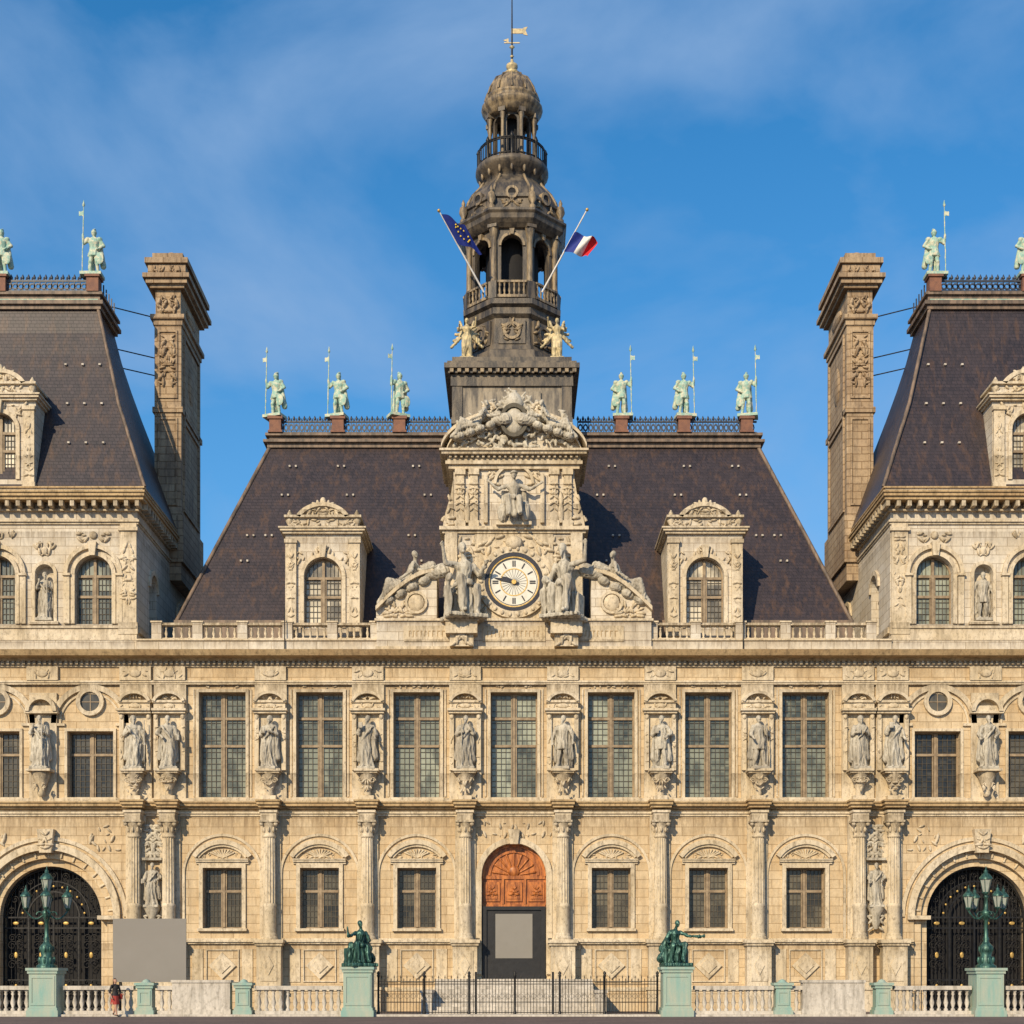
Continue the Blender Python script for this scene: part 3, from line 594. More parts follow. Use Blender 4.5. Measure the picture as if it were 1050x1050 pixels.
for s in(-1,1):
    P.mat('stone')
    x0,x1=(PI,2*PC-PI) if s>0 else (-(2*PC-PI),-PI)
    ops=[(s*x,.95,19.85,23.35,True) for x in(21.55,PC,2*PC-21.55)]+[(s*x,.48,19.95,22.9,True) for x in(24.05,2*PC-24.05)]
    P.wall(x0,x1,19.0,26.0,ops,0,.6)
    P.mat('stone')
    for x in(24.05,2*PC-24.05): P.box(s*x-.6,s*x+.6,.45,.6,19.9,23)
    xs=s*PI
    P.M=Matrix.Translation((xs,0,0))@Matrix.Rotation(pi/2,4,'Z')
    if s>0: P.wall(.6,13,19.0,26.0,[(3.2,.8,19.9,23.2,True),(9.6,.8,19.9,23.2,True)],-.6,0)
    else: P.wall(.6,13,19.0,26.0,[(3.2,.8,19.9,23.2,True),(9.6,.8,19.9,23.2,True)],0,.6)
    P.mat('glasslow'); yy=-.4 if s>0 else .4
    for c in(3.2,9.6): 
        P.add([(c-.8,yy,19.9),(c+.8,yy,19.9),(c+.8,yy,23.2),(c-.8,yy,23.2)],[(0,1,2,3)]); P.mat('frame'); P.box(c-.04,c+.04,yy-.06,yy+.06,19.9,23.1); P.box(c-.8,c+.8,yy-.05,yy+.05,21.9,22.0); P.mat('glasslow')
    P.mat('trim'); 
    for c in(3.2,9.6): P.ring(c,22.4,.8,1.05,(-.0 if s>0 else -.12),(.12 if s>0 else .0),0,pi,14)
    P.M=Matrix.Identity(4)
    P.mat('stone'); P.box(s*PI+(.02 if s>0 else -12),s*PI+(12 if s>0 else -.02),12.4,13,19,26); 
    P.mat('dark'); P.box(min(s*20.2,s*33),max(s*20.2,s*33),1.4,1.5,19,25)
    for x in(21.55,PC,2*PC-21.55):
        cx=s*x; window(P,cx,19.85,23.35,.95,.35,(.42,.72),True,gm='glass')
        P.mat('trim'); P.ring(cx,22.4,.95,1.15,-.12,.001,0,pi,20); P.ring(cx,22.4,1.3,1.5,-.2,.001,0,pi,20)
        for q in(-1,1): P.box(cx+q*.95,cx+q*1.15,-.1,.001,19.85,22.4); P.box(cx+q*1.2,cx+q*1.5,-.14,.001,19.85,22.3); P.box(cx+q*1.15,cx+q*1.55,-.24,.001,22.3,22.42)
        P.prism([(cx-.14,23.3),(cx+.14,23.3),(cx+.22,24.0),(cx-.22,24.0)],-.34,0)
        P.carve(cx-.9,cx+.9,24.15,24.6,-.04,9,int(cx),.13); P.ell((cx,-.06,24.4),(.2,.1,.2))
    for x in(24.05,2*PC-24.05):
        cx=s*x; P.mat('trim'); P.ring(cx,22.42,.48,.64,-.1,.001,0,pi,14); 
        for q in(-1,1): P.box(cx+q*.48,cx+q*.64,-.1,.001,19.95,22.42)
        P.box(cx-.75,cx+.75,-.25,.001,19.8,19.95); P.carve(cx-.55,cx+.55,23.3,24.0,-.04,8,int(cx),.13); P.ell((cx,-.06,23.6),(.16,.08,.22))
    for x in(19.75,2*PC-19.75):
        cx=s*x; P.mat('trim'); P.cbox(cx,.42,-.12,.001,19.3,25.0); P.carve(cx-.28,cx+.28,20.6,24.3,-.13,22,int(cx)+5,.13); P.cbox(cx,.5,-.22,.001,24.6,24.78); P.cbox(cx,.5,-.2,.001,19.3,19.9)
    P.mat('trim')
    P.box(x0,x1,-.16,.001,19.0,19.6) ; P.box(x0,x1,-.24,.001,19.6,19.72)
    for z0,z1,p in((24.95,25.05,.1),(25.05,25.15,.2),(25.6,25.7,.22),(26.0,26.16,.78),(26.16,26.32,.9),(26.32,26.42,.98)):
        P.mat('trim' if z1<26 else 'corn'); 
        ya=-p; xa=min(x0,x1)-(p*.62); xb=max(x0,x1)+(p*.62)
        P.box(xa,xb,ya,13.1,z0,z1)
    P.mat('trim')
    x=x0-.4
    while x<x1+.4: P.box(x,x+.2,-.72,-.0,25.7,26.0); x+=.55
    y=0
    while y<12.8: P.box(s*PI,s*(PI-.5),y,y+.2,25.7,26.0); y+=.55
    P.box(s*PI,s*(PI-.14),.0,13,19.4,19.7)
    P.mat('stone'); P.box(min(s*18.95,s*34),max(s*18.95,s*34),-.35,13,26.42,26.7)
    P.mat('corn'); P.box(min(s*18.85,s*34.1),max(s*18.85,s*34.1),-.45,13.1,26.7,26.78)
    P.mat('slate')
    prev=None
    for t in range(9):
        u=t/8; z=26.78+u*(37.4-26.78); off=3.35*(1-(1-u)**1.22)
        cur=(min(s*(18.85+off),s*(34.15-off)),max(s*(18.85+off),s*(34.15-off)),off*.95,13-off*2.0,z)
        if prev: P.frus(prev,cur)
        prev=cur
    P.mat('zinc'); a,b,c,d,z=prev
    P.box(a-.15,b+.15,c-.15,d+.15,z,z+.22); P.box(a-.3,b+.3,c-.3,d+.3,z+.22,z+.42); P.box(a-.1,b+.1,c-.1,d+.1,z+.42,z+.75); P.box(a-.25,b+.25,c-.25,d+.25,z+.75,z+.9)
    P.mat('verd'); P.box(a+.0,b-.0,c-.11,c-.1,z+.5,z+.56)
    ZP=z+.9
    P.mat('zinc')
    P.tube((s*18.95,0.05,26.9),(s*20.7,1.6,31.8),.1,.1,6); P.tube((s*20.7,1.6,31.8),(s*22.2,3.15,37.4),.1,.1,6)
    P.mat('cast')
    for i in range(28):
        xx=a+(b-a)*(i+.5)/28; P.ring(xx,ZP+.35,.10,.18,c-.06,c-.0,0,2*pi,10); P.box(xx-.22,xx-.17,c-.06,c-.0,ZP,ZP+.75); P.lathe(xx-.195,c-.03,[(.07,ZP+.75),(.09,ZP+.82),(.01,ZP+1.0)],5); P.cap((xx,c-.03,ZP+.68),.06,(xx,c-.03,ZP+.82),.03,6)
    P.box(a,b,c-.08,c,ZP+.05,ZP+.14); P.box(a,b,c-.08,c,ZP+.58,ZP+.68)
    for yy2 in range(6):
        y2=c+(d-c)*(yy2+.5)/6; P.box(s*22.15-.03,s*22.15+.03,y2-.03,y2+.03,ZP,ZP+.8)
    P.mat('rust'); 
    for x in(22.45,27.4,30.5): P.cbox(s*x,.32,c-.3,c+.34,ZP,ZP+.75); P.cbox(s*x,.4,c-.38,c+.42,ZP+.75,ZP+.88)
    P.mat('rail')
    for i in range(3):
        for j in range(3):
            u=.25+.22*j; off=3.35*(1-(1-u)**1.22); P.cbox(s*(21.3+i*.9+.3*j),.06,off*.95-.12,off*.95+.05,26.78+u*10.62,26.78+u*10.62+.09)
    dormer(P,s*26.4,.1,26.8,1.85,.85,30.7,31.3,3.2,31)
P.obj('side_pavilions',B)
# ---------------------------------------------------------- central roof
C=MB(); C.mat('slate')
b0=(-17.9,17.9,2.4,15.2,20.5); t0=(-13.75,13.75,7.6,10.4,31.75)
C.frus(b0,t0)
C.mat('zinc')
for s in(-1,1): C.tube((s*17.9,2.4,20.5),(s*13.75,7.6,31.75),.11,.11,6)
C.box(-13.9,13.9,7.4,10.6,31.6,31.85); C.box(-14.1,14.1,7.2,10.8,31.85,32.0); C.box(-13.8,13.8,7.5,10.5,32.0,32.25); C.box(-14.0,14.0,7.3,10.7,32.25,32.4)
C.mat('stone'); C.box(-19.3,19.3,.85,2.6,18.0,19.0); C.mat('zinc'); C.box(-17.95,17.95,2.2,2.5,19.0,20.6)
C.mat('cast'); ZC=32.4; yc=7.6
for s in(-1,1):
    n=34
    for i in range(n):
        xx=s*(3.6+(13.6-3.6)*(i+.5)/n); C.ring(xx,ZC+.38,.075,.145,yc-.03,yc+.02,0,2*pi,8,.9,1.6); C.box(xx-.17,xx-.12,yc-.03,yc+.02,ZC,ZC+.8)
        C.lathe(xx-.145,yc,[(.06,ZC+.8),(.09,ZC+.88),(.01,ZC+1.05)],5)
        C.cap((xx,yc,ZC+.74),.07,(xx,yc,ZC+.88),.03,6)
    for z in(.04,.66): C.box(s*3.6,s*13.7,yc-.05,yc+.04,ZC+z,ZC+z+.09)
RX=[X(p,yc) for p in(283,347,410,637,701,765)]
C.mat('rust')
for x in RX: C.cbox(x,.33,yc-.35,yc+.33,ZC,ZC+.75); C.cbox(x,.42,yc-.42,yc+.42,ZC+.75,ZC+.92); C.cbox(x,.4,yc-.4,yc+.4,ZC,ZC+.12)
C.mat('rail')
for s in(-1,1):
    for j,(z,xs) in enumerate(((24.2,(5,9.2,14.4)),(25.8,(5.4,8.6,13.2,14.2)),(28.4,(4.6,8.9,12.5)),(30.3,(5.3,9.5,12.2)))):
        for q in xs:
            y=2.4+5.2*(z-20.5)/11.25; 
            for d in(0,.35): C.cbox(s*(q+d),.05,y-.13,y+.05,z,z+.1)
for s in(-1,1): dormer(C,s*9.92,1.0,19.4,1.95,.98,23.55,24.75,4.5,51)
C.obj('central_roof',B)
# chimneys --------------------------------------------------------
H=MB()
for s in(-1,1):
    def hb(a,b,y0,y1,z0,z1,m='chim'): H.mat(m); H.box(s*a,s*b,y0,y1,z0,z1)
    hb(18.65,20.15,7,12,24,38.3)
    hb(18.5,20.3,6.85,12.15,25,27.6)
    hb(18.55,20.25,6.9,12.1,33.4,33.7); hb(18.58,20.22,6.93,12.07,38.3,38.6)
    hb(18.45,20.35,6.8,12.2,38.6,38.85); hb(18.7,20.1,7.05,11.95,38.85,40.3); hb(18.45,20.35,6.8,12.2,40.3,40.5);hb(18.25,20.55,6.6,12.4,40.5,40.75); hb(18.1,20.7,6.45,12.55,40.75,41.0); hb(18.35,20.45,6.7,12.3,41.0,41.6); hb(18.2,20.6,6.55,12.45,41.6,41.9); hb(18.55,20.25,6.9,12.1,41.9,42.3)
    H.mat('chim')
    c=s*19.4
    for z0,z1 in((28.2,33.1),(34.2,38.0)):
        H.box(c-.55,c-.45,6.92,7,z0,z1);H.box(c+.45,c+.55,6.92,7,z0,z1);H.box(c-.45,c+.45,6.922,7,z1-.1,z1);H.box(c-.45,c+.45,6.922,7,z0,z0+.1)
    H.carve(c-.4,c+.4,34.6,37.8,6.95,26,8,.18); H.carve(c-.5,c+.5,39,40.1,6.98,10,9,.18); H.carve(c-.7,c+.7,41.1,41.5,6.68,8,9,.14)
    xs=s*18.65
    for y in(7.5,11.3): H.box(xs,xs-s*.1,y,y+.2,28,38)
    for z in(28,33,37.8): H.box(xs,xs-s*.1,7.7,11.3,z,z+.2)
    H.ell((xs,9.5,35.8),(.12,.8,1.1)); H.ell((xs,9.5,39.6),(.15,1.2,.4))
    for k in range(3): H.lathe(s*19.4,8+1.5*k,[(.3,42.3),(.32,42.7),(.26,42.75)],10)
    H.mat('iron')
    for z in(39.3,37.0,36.0): H.tube((s*20.1,8.5,z),(s*24,6.0,z),.035)
H.obj('chimneys',B)
# ---------------------------------------------------------- centrepiece
Q=MB(); Q.mat('stone')
Q.box(-7.0,7.0,-.45,1.2,18.43,19.9); Q.mat('trim'); Q.box(-7.1,7.1,-.55,1.2,19.9,20.02); Q.box(-7.05,7.05,-.52,1.2,18.42,18.6)
for x0,x1 in((-5.6,-3.2),(-1.6,1.6),(3.2,5.6)):
    Q.box(x0,x1,-.5,-.45,18.85,19.65); Q.mat('corn')
    xx=x0+.25
    rd=random.Random(4)
    while xx<x1-.3: w=rd.uniform(.08,.16); Q.box(xx,xx+.035,-.52,-.5,19.1,19.4); Q.box(xx+.035,xx+w,-.52,-.5,19.36,19.4); xx+=w+.1
    Q.mat('trim')
Q.mat('stone'); Q.box(-3.55,3.55,-.1,5.5,20.02,24.6); Q.box(-3.1,3.1,.0,6.5,24.6,28.0)
Q.mat('trim'); 
for h0,h1,p in((24.45,24.6,.12),(24.6,24.78,.26)): Q.box(-3.55-p,3.55+p,-.1-p,2,h0,h1)
for h0,h1,p in((27.75,27.95,.2),(27.95,28.12,.35),(28.12,28.4,.25),(28.4,28.55,.55),(28.55,28.66,.65)): Q.box(-3.15-p,3.15+p,-.0-p,4.5,h0,h1)
x=-3.3
while x<3.3: Q.box(x,x+.12,-.42,-.25,28.26,28.4); x+=.28
for q in(-1,1):
    Q.mat('trim')
    Q.box(q*1.35,q*1.55,-.22,0,25.0,27.5); 
    for c in(2.05,2.75):
        Q.cbox(q*c,.27,-.25,0,24.78,25.1); Q.cbox(q*c,.2,-.18,0,25.1,27.45); Q.carve(q*c-.14,q*c+.14,25.3,27.1,-.2,12,6,.11); Q.cbox(q*c,.27,-.27,0,27.45,27.75)
    Q.lathe(q*2.4,-.1,[(.12,25.0),(.2,25.6),(.1,26.0),(.16,26.2),(.05,26.6)],8)
    Q.carve(q*2.4-.4,q*2.4+.4,22.2,24.3,-.14,16,12,.2); 
    Q.cbox(q*3.2,.3,-.3,0,20.1,24.45)
    Q.scroll((q*3.4,25.15),.3,.1,q,th=.1); Q.prism([(q*3.1,24.8),(q*3.65,24.8),(q*3.5,25.6),(q*3.25,26.4),(q*3.1,27.3)],-.05,.5); Q.carve(q*3.1,q*3.4,24.9,26.5,-.08,8,3,.14,False)
    yb=-.3
    Q.mat('stone')
    pts=[]
    for i in range(15):
        u=i/14; pts.append((q*(7.05-3.1*u), 20.45+1.95*math.sin(u*pi*.5)**1.0))
    Q.prism(pts+[(q*3.95,20.02),(q*7.05,20.02)],yb+.15,2.0)
    Q.mat('trim')
    Q.arcband(pts,.22,yb-.2,2.1)
    Q.carve(q*5.9-.8,q*5.9+.8,20.2,20.9,yb+.12,12,3,.16); Q.ell((q*5.0,yb+.1,20.9),(.45,.12,.45)); Q.ring(q*5.0,20.9,.45,.58,yb,yb+.15,0,2*pi,18)
    Q.cbox(q*2.65,.8,-1.3,-.1,19.1,19.7); Q.cbox(q*2.65,.88,-1.38,-.1,19.7,19.82); Q.cbox(q*2.65,.6,-1.0,-.4,18.5,19.1); Q.carve(q*2.65-.4,q*2.65+.4,18.6,19.2,-1.02,6,2,.2)
Q.ring(0,27.0,.9,1.05,-.18,0,0,pi,16); Q.carve(-1.3,1.3,26.9,27.6,-.03,10,22,.16,True,lambda u,w:u*u+(w-27)**2>1.1)
Q.cbox(0,.9,-.6,0,24.78,24.95)
Q.mat('stone'); Q.prism([(-3.5,28.66),(3.5,28.66),(3.1,29.4),(2.4,30.1),(1.4,30.9),(0,31.3),(-1.4,30.9),(-2.4,30.1),(-3.1,29.4)],.0,3.5)
Q.mat('trim')
for q in(-1,1):
    pts=[]
    for i in range(11):
        t=math.radians(8+62*i/10); pts.append((q*3.75*math.cos(t),28.45+2.1*math.sin(t)))
    Q.arcband(pts,.2,-.5,3.5); Q.arcband([(a*.93,b-.12) for a,b in pts],.12,-.3,3.4)
    Q.scroll((q*1.3,30.75),.35,-.35,-q,th=.11)
cz=Z(597,-.3); 
Q.mat('trim'); Q.box(-2.0,2.0,-.22,-.1,20.1,24.4); Q.ring(0,cz,1.5,1.85,-.42,-.1,0,2*pi,40); Q.carve(-1.9,1.9,20.3,20.9,-.24,8,2,.2,True,lambda u,w:u*u+(w-cz)**2>4); Q.carve(-1.9,1.9,23.4,24.3,-.24,10,7,.22,True,lambda u,w:u*u+(w-cz)**2>3.8)
Q.ell((0,-.4,cz+2.0),(.45,.2,.35))
for i in range(26):
    t=2*pi*i/26; Q.ell((1.68*math.cos(t),-.44,cz+1.68*math.sin(t)),(.13,.07,.09),Matrix.Rotation(-t,3,'Y'),7,5)
Q.mat('black'); Q.ring(0,cz,1.3,1.5,-.4,-.1,0,2*pi,40); Q.mat('gold'); Q.ring(0,cz,1.24,1.3,-.38,-.1,0,2*pi,40)
Q.mat('white'); Q.disc(0,cz,1.24,-.3,-.1,40)
Q.mat('gold'); Q.ring(0,cz,.66,.71,-.315,-.3,0,2*pi,32)
Q.mat('black'); Q.ring(0,cz,1.17,1.2,-.315,-.3,0,2*pi,40)
for i in range(12):
    a=2*pi*i/12; Q.M=Matrix.Translation((0,0,cz))@Matrix.Rotation(a,4,'Y')
    for d in((0,) if i%3 else (-.05,.05)): Q.box(d-.03,d+.03,-.325,-.3,.8,1.1)
for i in range(24):
    Q.M=Matrix.Translation((0,0,cz))@Matrix.Rotation(2*pi*(i+.5)/24,4,'Y'); Q.box(-.008,.008,-.31,-.3,.1,.66)
for ang,l,w in((math.radians(360*47/60),1.08,.05),(math.radians(360*(9+.78)/12),.72,.075)):
    Q.M=Matrix.Translation((0,0,cz))@Matrix.Rotation(ang,4,'Y'); Q.prism([(-w,-.25),(w,-.25),(w*1.3,l*.6),(0,l),(-w*1.3,l*.6)],-.37 if l>1 else -.35,-.345 if l>1 else -.33)
Q.M=Matrix.Identity(4); Q.mat('gold'); Q.disc(0,cz,.12,-.4,-.3,16)
Q.obj('clock_centrepiece',B)
# door, gates --------------------------------------------------
Dm=MB()
Dm.mat('wood'); n=14; poly=[(-1.65,5.35),(1.65,5.35)]+[(1.65*math.cos(pi*i/n),6.95+1.65*math.sin(pi*i/n)) for i in range(n+1)]
Dm.prism(poly,.38,.5)
Dm.ring(0,6.95,1.2,1.32,.3,.38,0,pi,20); Dm.ring(0,6.95,1.5,1.64,.28,.38,0,pi,20); Dm.box(-1.6,1.6,.3,.38,6.8,6.98); Dm.box(-1.6,1.6,.3,.38,5.36,5.5)
for i in range(9):
    a=pi*(i+.5)/9; Dm.cap((.35*math.cos(a),.36,6.98+.35*math.sin(a)),.04,(1.1*math.cos(a),.36,6.98+1.1*math.sin(a)),.07,6)
Dm.ell((0,.34,7.2),(.3,.08,.3))
for x in(-1.15,0,1.15):
    Dm.box(x-.42,x+.42,.3,.38,5.65,6.65); Dm.box(x-.3,x+.3,.26,.3,5.78,6.52); Dm.carve(x-.2,x+.2,5.9,6.4,.25,5,3,.1)
for x in(-.57,.57): Dm.box(x-.06,x+.06,.28,.38,5.5,6.8)
Dm.mat('blackpaint'); Dm.box(-1.55,1.55,.1,.36,1.65,5.35); Dm.box(-1.62,1.62,.0,.36,5.2,5.38)
Dm.box(-1.62,-1.4,-.0,.1,1.66,5.2); Dm.box(1.4,1.62,-.0,.1,1.66,5.2)
Dm.mat('panel'); Dm.box(-.95,.95,.06,.1,2.72,5.0)
Dm.obj('entrance_door',B)
g=MB()
for s in(-1,1):
    a=s*gx; g.mat('iron'); y=1.0
    for i in range(27):
        xx=a-2.6+.2*i; d=abs(xx-a); top=4.85+math.sqrt(max(0,2.6**2-d*d)); g.tube((xx,y,.0),(xx,y,top),.025,.025,6)
    for z in(.15,.5,1.6,4.3,4.85): g.box(a-2.6,a+2.6,y-.04,y+.04,z-.04,z+.04)
    g.ring(a,4.85,2.5,2.62,y-.06,y+.06,0,pi,28); g.ring(a,4.85,1.3,1.38,y-.05,y+.05,0,pi,24); g.ring(a,4.85,1.85,1.9,y-.05,y+.05,0,pi,24)
    for x in(-2.6,-1.3,0,1.3,2.6): g.box(a+x-.05,a+x+.05,y-.06,y+.06,0,4.85)
    for x in(-1.95,-.65,.65,1.95):
        for z in(1.05,2.4,3.4): g.mat('iron'); g.scroll((a+x-.2,z),.26,y-.05,1,12,.022); g.scroll((a+x+.2,z),.26,y-.05,-1,12,.022); g.scroll((a+x-.2,z+.4),.2,y-.05,1,12,.022); g.scroll((a+x+.2,z+.4),.2,y-.05,-1,12,.022)
        g.mat('gold'); g.ell((a+x,y-.06,2.9),(.1,.03,.16)); g.ell((a+x,y-.06,1.3),(.08,.03,.1)); g.ell((a+x,y-.06,4.55),(.16,.03,.09))
    for i in range(11):
        t=pi*(i+.5)/11; g.mat('gold'); g.ell((a+1.62*math.cos(t),y-.05,4.85+1.62*math.sin(t)),(.06,.03,.06)); g.mat('iron'); g.scroll((a+2.2*math.cos(t),4.85+2.2*math.sin(t)),.22,y-.05,1,10,.022)
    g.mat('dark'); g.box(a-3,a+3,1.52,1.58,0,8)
g.obj('iron_gates',B)
# ---------------------------------------------------------- bell tower
TW=MB(); ty=8.7; tx=X(525,ty)
def zt(py):
    k=min(1,max(0,(py-60)/270)); return Z(py,ty-.3-2.2*k)
c8=math.cos(pi/8)
def oct_(prof,m='lead',n=8): TW.mat(m); TW.lathe(tx,ty,[(p*.0548/(c8 if n==8 else 1),zt(z)) for p,z in prof],n,pi/8 if n==8 else 0,smooth=(n!=8))
def sq(hw,p0,p1,m='lead'):
    TW.mat(m); h=hw*.0530; TW.box(tx-h,tx+h,ty-h,ty+h,zt(p0),zt(p1))
sq(61,480,393,'towerstone'); sq(63,440,434); sq(63.5,402,393)
for q in(-1,1):
    TW.mat('lead'); h=61*.053
    TW.box(tx+q*(h-.5),tx+q*(h+.06),ty-h-.08,ty-h,zt(434),zt(402)); 
TW.mat('towerstone'); TW.box(tx-1.6,tx+1.6,ty-3.36,ty-3.2,zt(430),zt(408))
sq(63,393,390);sq(66,390,386);sq(70,386,381);sq(67,381,378); sq(62,378,372)
TW.mat('leadochre')
for i in range(17): xx=tx-3.4+.42*i; TW.box(xx,xx+.2,ty-3.68,ty-3.3,zt(390),zt(386.5))
TW.mat('lead')
oct_([(56,372),(54,362),(46,358),(44,350),(42,325),(46,322),(46,316),(50,314),(50,309),(44,308)])
for i in range(8):
    TW.M=Matrix.Translation((tx,ty,0))@Matrix.Rotation(i*pi/4,4,'Z')
    TW.mat('lead'); TW.box(-.75,.75,-2.5,-2.3,zt(352),zt(327)); TW.mat('leadochre'); TW.ring(0,zt(339),.35,.5,-2.6,-2.45,0,2*pi,16); TW.carve(-.6,.6,zt(350),zt(329),-2.52,8,i,.16); 
    a=43*.0548; hw=a*math.tan(pi/8)
    TW.mat('lead'); TW.wall(-hw,hw,zt(308),zt(238),[(0,.6,zt(306),zt(246),True)],-a,-a+.35,10)
    TW.mat('leadochre'); TW.ring(0,zt(246)-.6,.6,.74,-a-.08,-a,0,pi,14); TW.prism([(-.08,zt(246)-.02),(.08,zt(246)-.02),(.14,zt(241)),(-.14,zt(241))],-a-.2,-a)
    TW.mat('leadochre'); TW.box(-.8,.8,-a-.42,-a-.25,zt(294),zt(292)); TW.box(-.8,.8,-a-.4,-a-.27,zt(308),zt(305.5))
    for k in range(6): TW.lathe(-.68+.27*k,-a-.33,baluster_prof(zt(305.5),zt(294)-zt(305.5),.08),6)
    TW.M=Matrix.Translation((tx,ty,0))@Matrix.Rotation(i*pi/4+pi/8,4,'Z')
    rr=a/c8
    TW.mat('lead'); TW.box(-.24,.24,-rr-.3,-rr+.2,zt(308),zt(292))
    TW.mat('leadochre'); TW.lathe(0,-rr-.06,[(.22,zt(292)),(.17,zt(288)),(.16,zt(250)),(.2,zt(248)),(.26,zt(243)),(.28,zt(241))],10)
    TW.mat('lead'); TW.box(-.27,.27,-rr-.36,-rr+.1,zt(241),zt(238))
    r2=50*.0548/c8
    TW.mat('leadochre'); TW.lathe(0,-r2,[(.2,zt(225)),(.2,zt(222)),(.1,zt(220)),(.26,zt(215)),(.2,zt(210)),(.08,zt(208)),(.12,zt(206)),(.02,zt(202))],8)
    pts=[(47,213),(45,205),(40,196),(33,188),(29,182)]
    TW.path([(0,-p*.0548/c8-.02,zt(z)) for p,z in pts],.09,5)
TW.M=Matrix.Identity(4)
oct_([(46,240),(50,237),(53,234),(54,230),(56,228),(56,226),(50,225)])
oct_([(48,225),(47,213),(49,212),(49,209),(46,208),(44,203),(40,195),(34,188),(29,183),(28,181)])
TW.mat('leadochre')
for i in range(8):
    TW.M=Matrix.Translation((tx,ty,0))@Matrix.Rotation(i*pi/4,4,'Z')
    TW.ring(0,zt(208),.22,.36,-2.72,-2.3,0,2*pi,14); TW.mat('dark'); TW.disc(0,zt(208),.22,-2.68,-2.4,14); TW.mat('leadochre')
    TW.carve(-.6,.6,zt(223),zt(214),-2.6,6,i,.14)
TW.M=Matrix.Identity(4)
oct_([(28,182),(29,178),(33,176),(36,172),(38,170),(38,166),(36,165),(30,165)],'lead',24)
for i in range(16):
    t=2*pi*i/16; TW.mat('leadochre'); r=33*.0548; TW.ell((tx+r*math.cos(t),ty+r*math.sin(t),zt(175)),(.1,.1,.28),None,6,5)
TW.mat('iron'); r=35*.0548
for z in(163,150,148.5): 
    TW.path([(tx+r*math.cos(2*pi*i/28),ty+r*math.sin(2*pi*i/28),zt(z)) for i in range(29)],.045,5)
for i in range(56):
    t=2*pi*i/56; TW.tube((tx+r*math.cos(t),ty+r*math.sin(t),zt(165)),(tx+r*math.cos(t),ty+r*math.sin(t),zt(149)),.03,.03,4)
    if i%7==0: TW.lathe(tx+r*math.cos(t),ty+r*math.sin(t),[(.09,zt(165)),(.09,zt(149)),(.13,zt(148)),(.03,zt(144))],6)
for i in range(8):
    TW.M=Matrix.Translation((tx,ty,0))@Matrix.Rotation(i*pi/4,4,'Z')
    a=20*.0548; hw=a*math.tan(pi/8); TW.mat('lead'); TW.wall(-hw,hw,zt(166),zt(116),[(0,.29,zt(160),zt(120),True)],-a,-a+.2,8)
    TW.M=Matrix.Translation((tx,ty,0))@Matrix.Rotation(i*pi/4+pi/8,4,'Z')
    TW.mat('leadochre'); rr=25*.0548; TW.box(-.16,.16,-rr-.16,-rr+.3,zt(166),zt(158)); TW.lathe(0,-rr,[(.15,zt(158)),(.11,zt(156)),(.1,zt(126)),(.16,zt(122)),(.18,zt(120))],8); TW.mat('lead'); TW.box(-.2,.2,-rr-.18,-rr+.35,zt(120),zt(116))
TW.M=Matrix.Identity(4)
oct_([(20,118),(27,117),(28,113),(30,111),(32,108),(32,106),(28,105),(27,101),(28,100),(28,98),(26,97),(25.5,92),(23,86),(18,80),(12,76),(7,73.5),(5,72)],'leadochre',24)
for i in range(12):
    t=2*pi*i/12; TW.path([(tx+p*.0548*math.cos(t),ty+p*.0548*math.sin(t),zt(z)) for p,z in((28.3,98),(25.8,91),(18.3,79.5),(7,73.3))],.06,4)
oct_([(5,73),(8,71),(4,69.5),(3,68),(6,66),(6,63.5),(2,62),(1.5,58)],'goldpale',12)
TW.mat('iron'); TW.tube((tx,ty,zt(60)),(tx,ty,zt(-6)),.06,.03)
TW.mat('goldpale'); TW.box(tx-.05,tx+.65,ty-.02,ty+.02,zt(31),zt(26)); TW.prism([(tx+.65,zt(25)),(tx+.9,zt(24)),(tx+.78,zt(28)),(tx+.9,zt(33)),(tx+.65,zt(32))],ty-.02,ty+.02); TW.box(tx-.45,tx+.45,ty-.02,ty+.02,zt(41),zt(40)); TW.lathe(tx,ty,[(.02,zt(56)),(.12,zt(54.5)),(.02,zt(53))],8); TW.prism([(tx-.5,zt(38)),(tx-.2,zt(36)),(tx-.2,zt(40))],ty-.02,ty+.02); TW.lathe(tx,ty,[(.02,zt(47)),(.16,zt(45)),(.02,zt(43))],8)
TW.mat('dark'); TW.lathe(tx,ty,[(1.5,zt(308)),(1.5,zt(240))],12); TW.lathe(tx,ty,[(.45,zt(166)),(.45,zt(116))],10)  # wide near-black core added inside the belfry so its openings look dark
TW.obj('bell_tower',B)
# ---------------------------------------------------------- statues
stat=[robed(i) for i in range(1,9)]
rd=random.Random(3)
for i,a in enumerate(allax):
    inst(stat[(i*3)%8],'niche_statue',(a,-.58,12.4),1.52,rd.uniform(-.35,.35),B,rd.random()<.5)
for s in(-1,1):
    for x in(24.1,28.9): inst(stat[rd.randrange(8)],'niche_statue',(s*x,-.6,12.4),1.52,0,B)
    for x in(24.05,2*PC-24.05): inst(stat[rd.randrange(8)],'niche_statue',(s*x,.12,20.1),1.4,0,B)
    x=s*(17.6+19.35)/2
    inst(stat[2],'niche_statue',(x,-.35,5.4),1.25,0,B)
rel=MB(); rel.mat('statue')
for s in(-1,1):
    x=s*(17.6+19.35)/2; rel.lathe(x,-.3,[(.1,4.2),(.25,4.6),(.2,4.8),(.42,5.25),(.45,5.35)],10); rel.carve(x-.35,x+.35,7.9,9.6,-.08,26,6,.18); rel.cbox(x,.5,-.4,0,7.72,7.85); rel.carve(x-.3,x+.3,4.0,5.1,-.3,8,6,.14)
rel.obj('carved_relief',B)
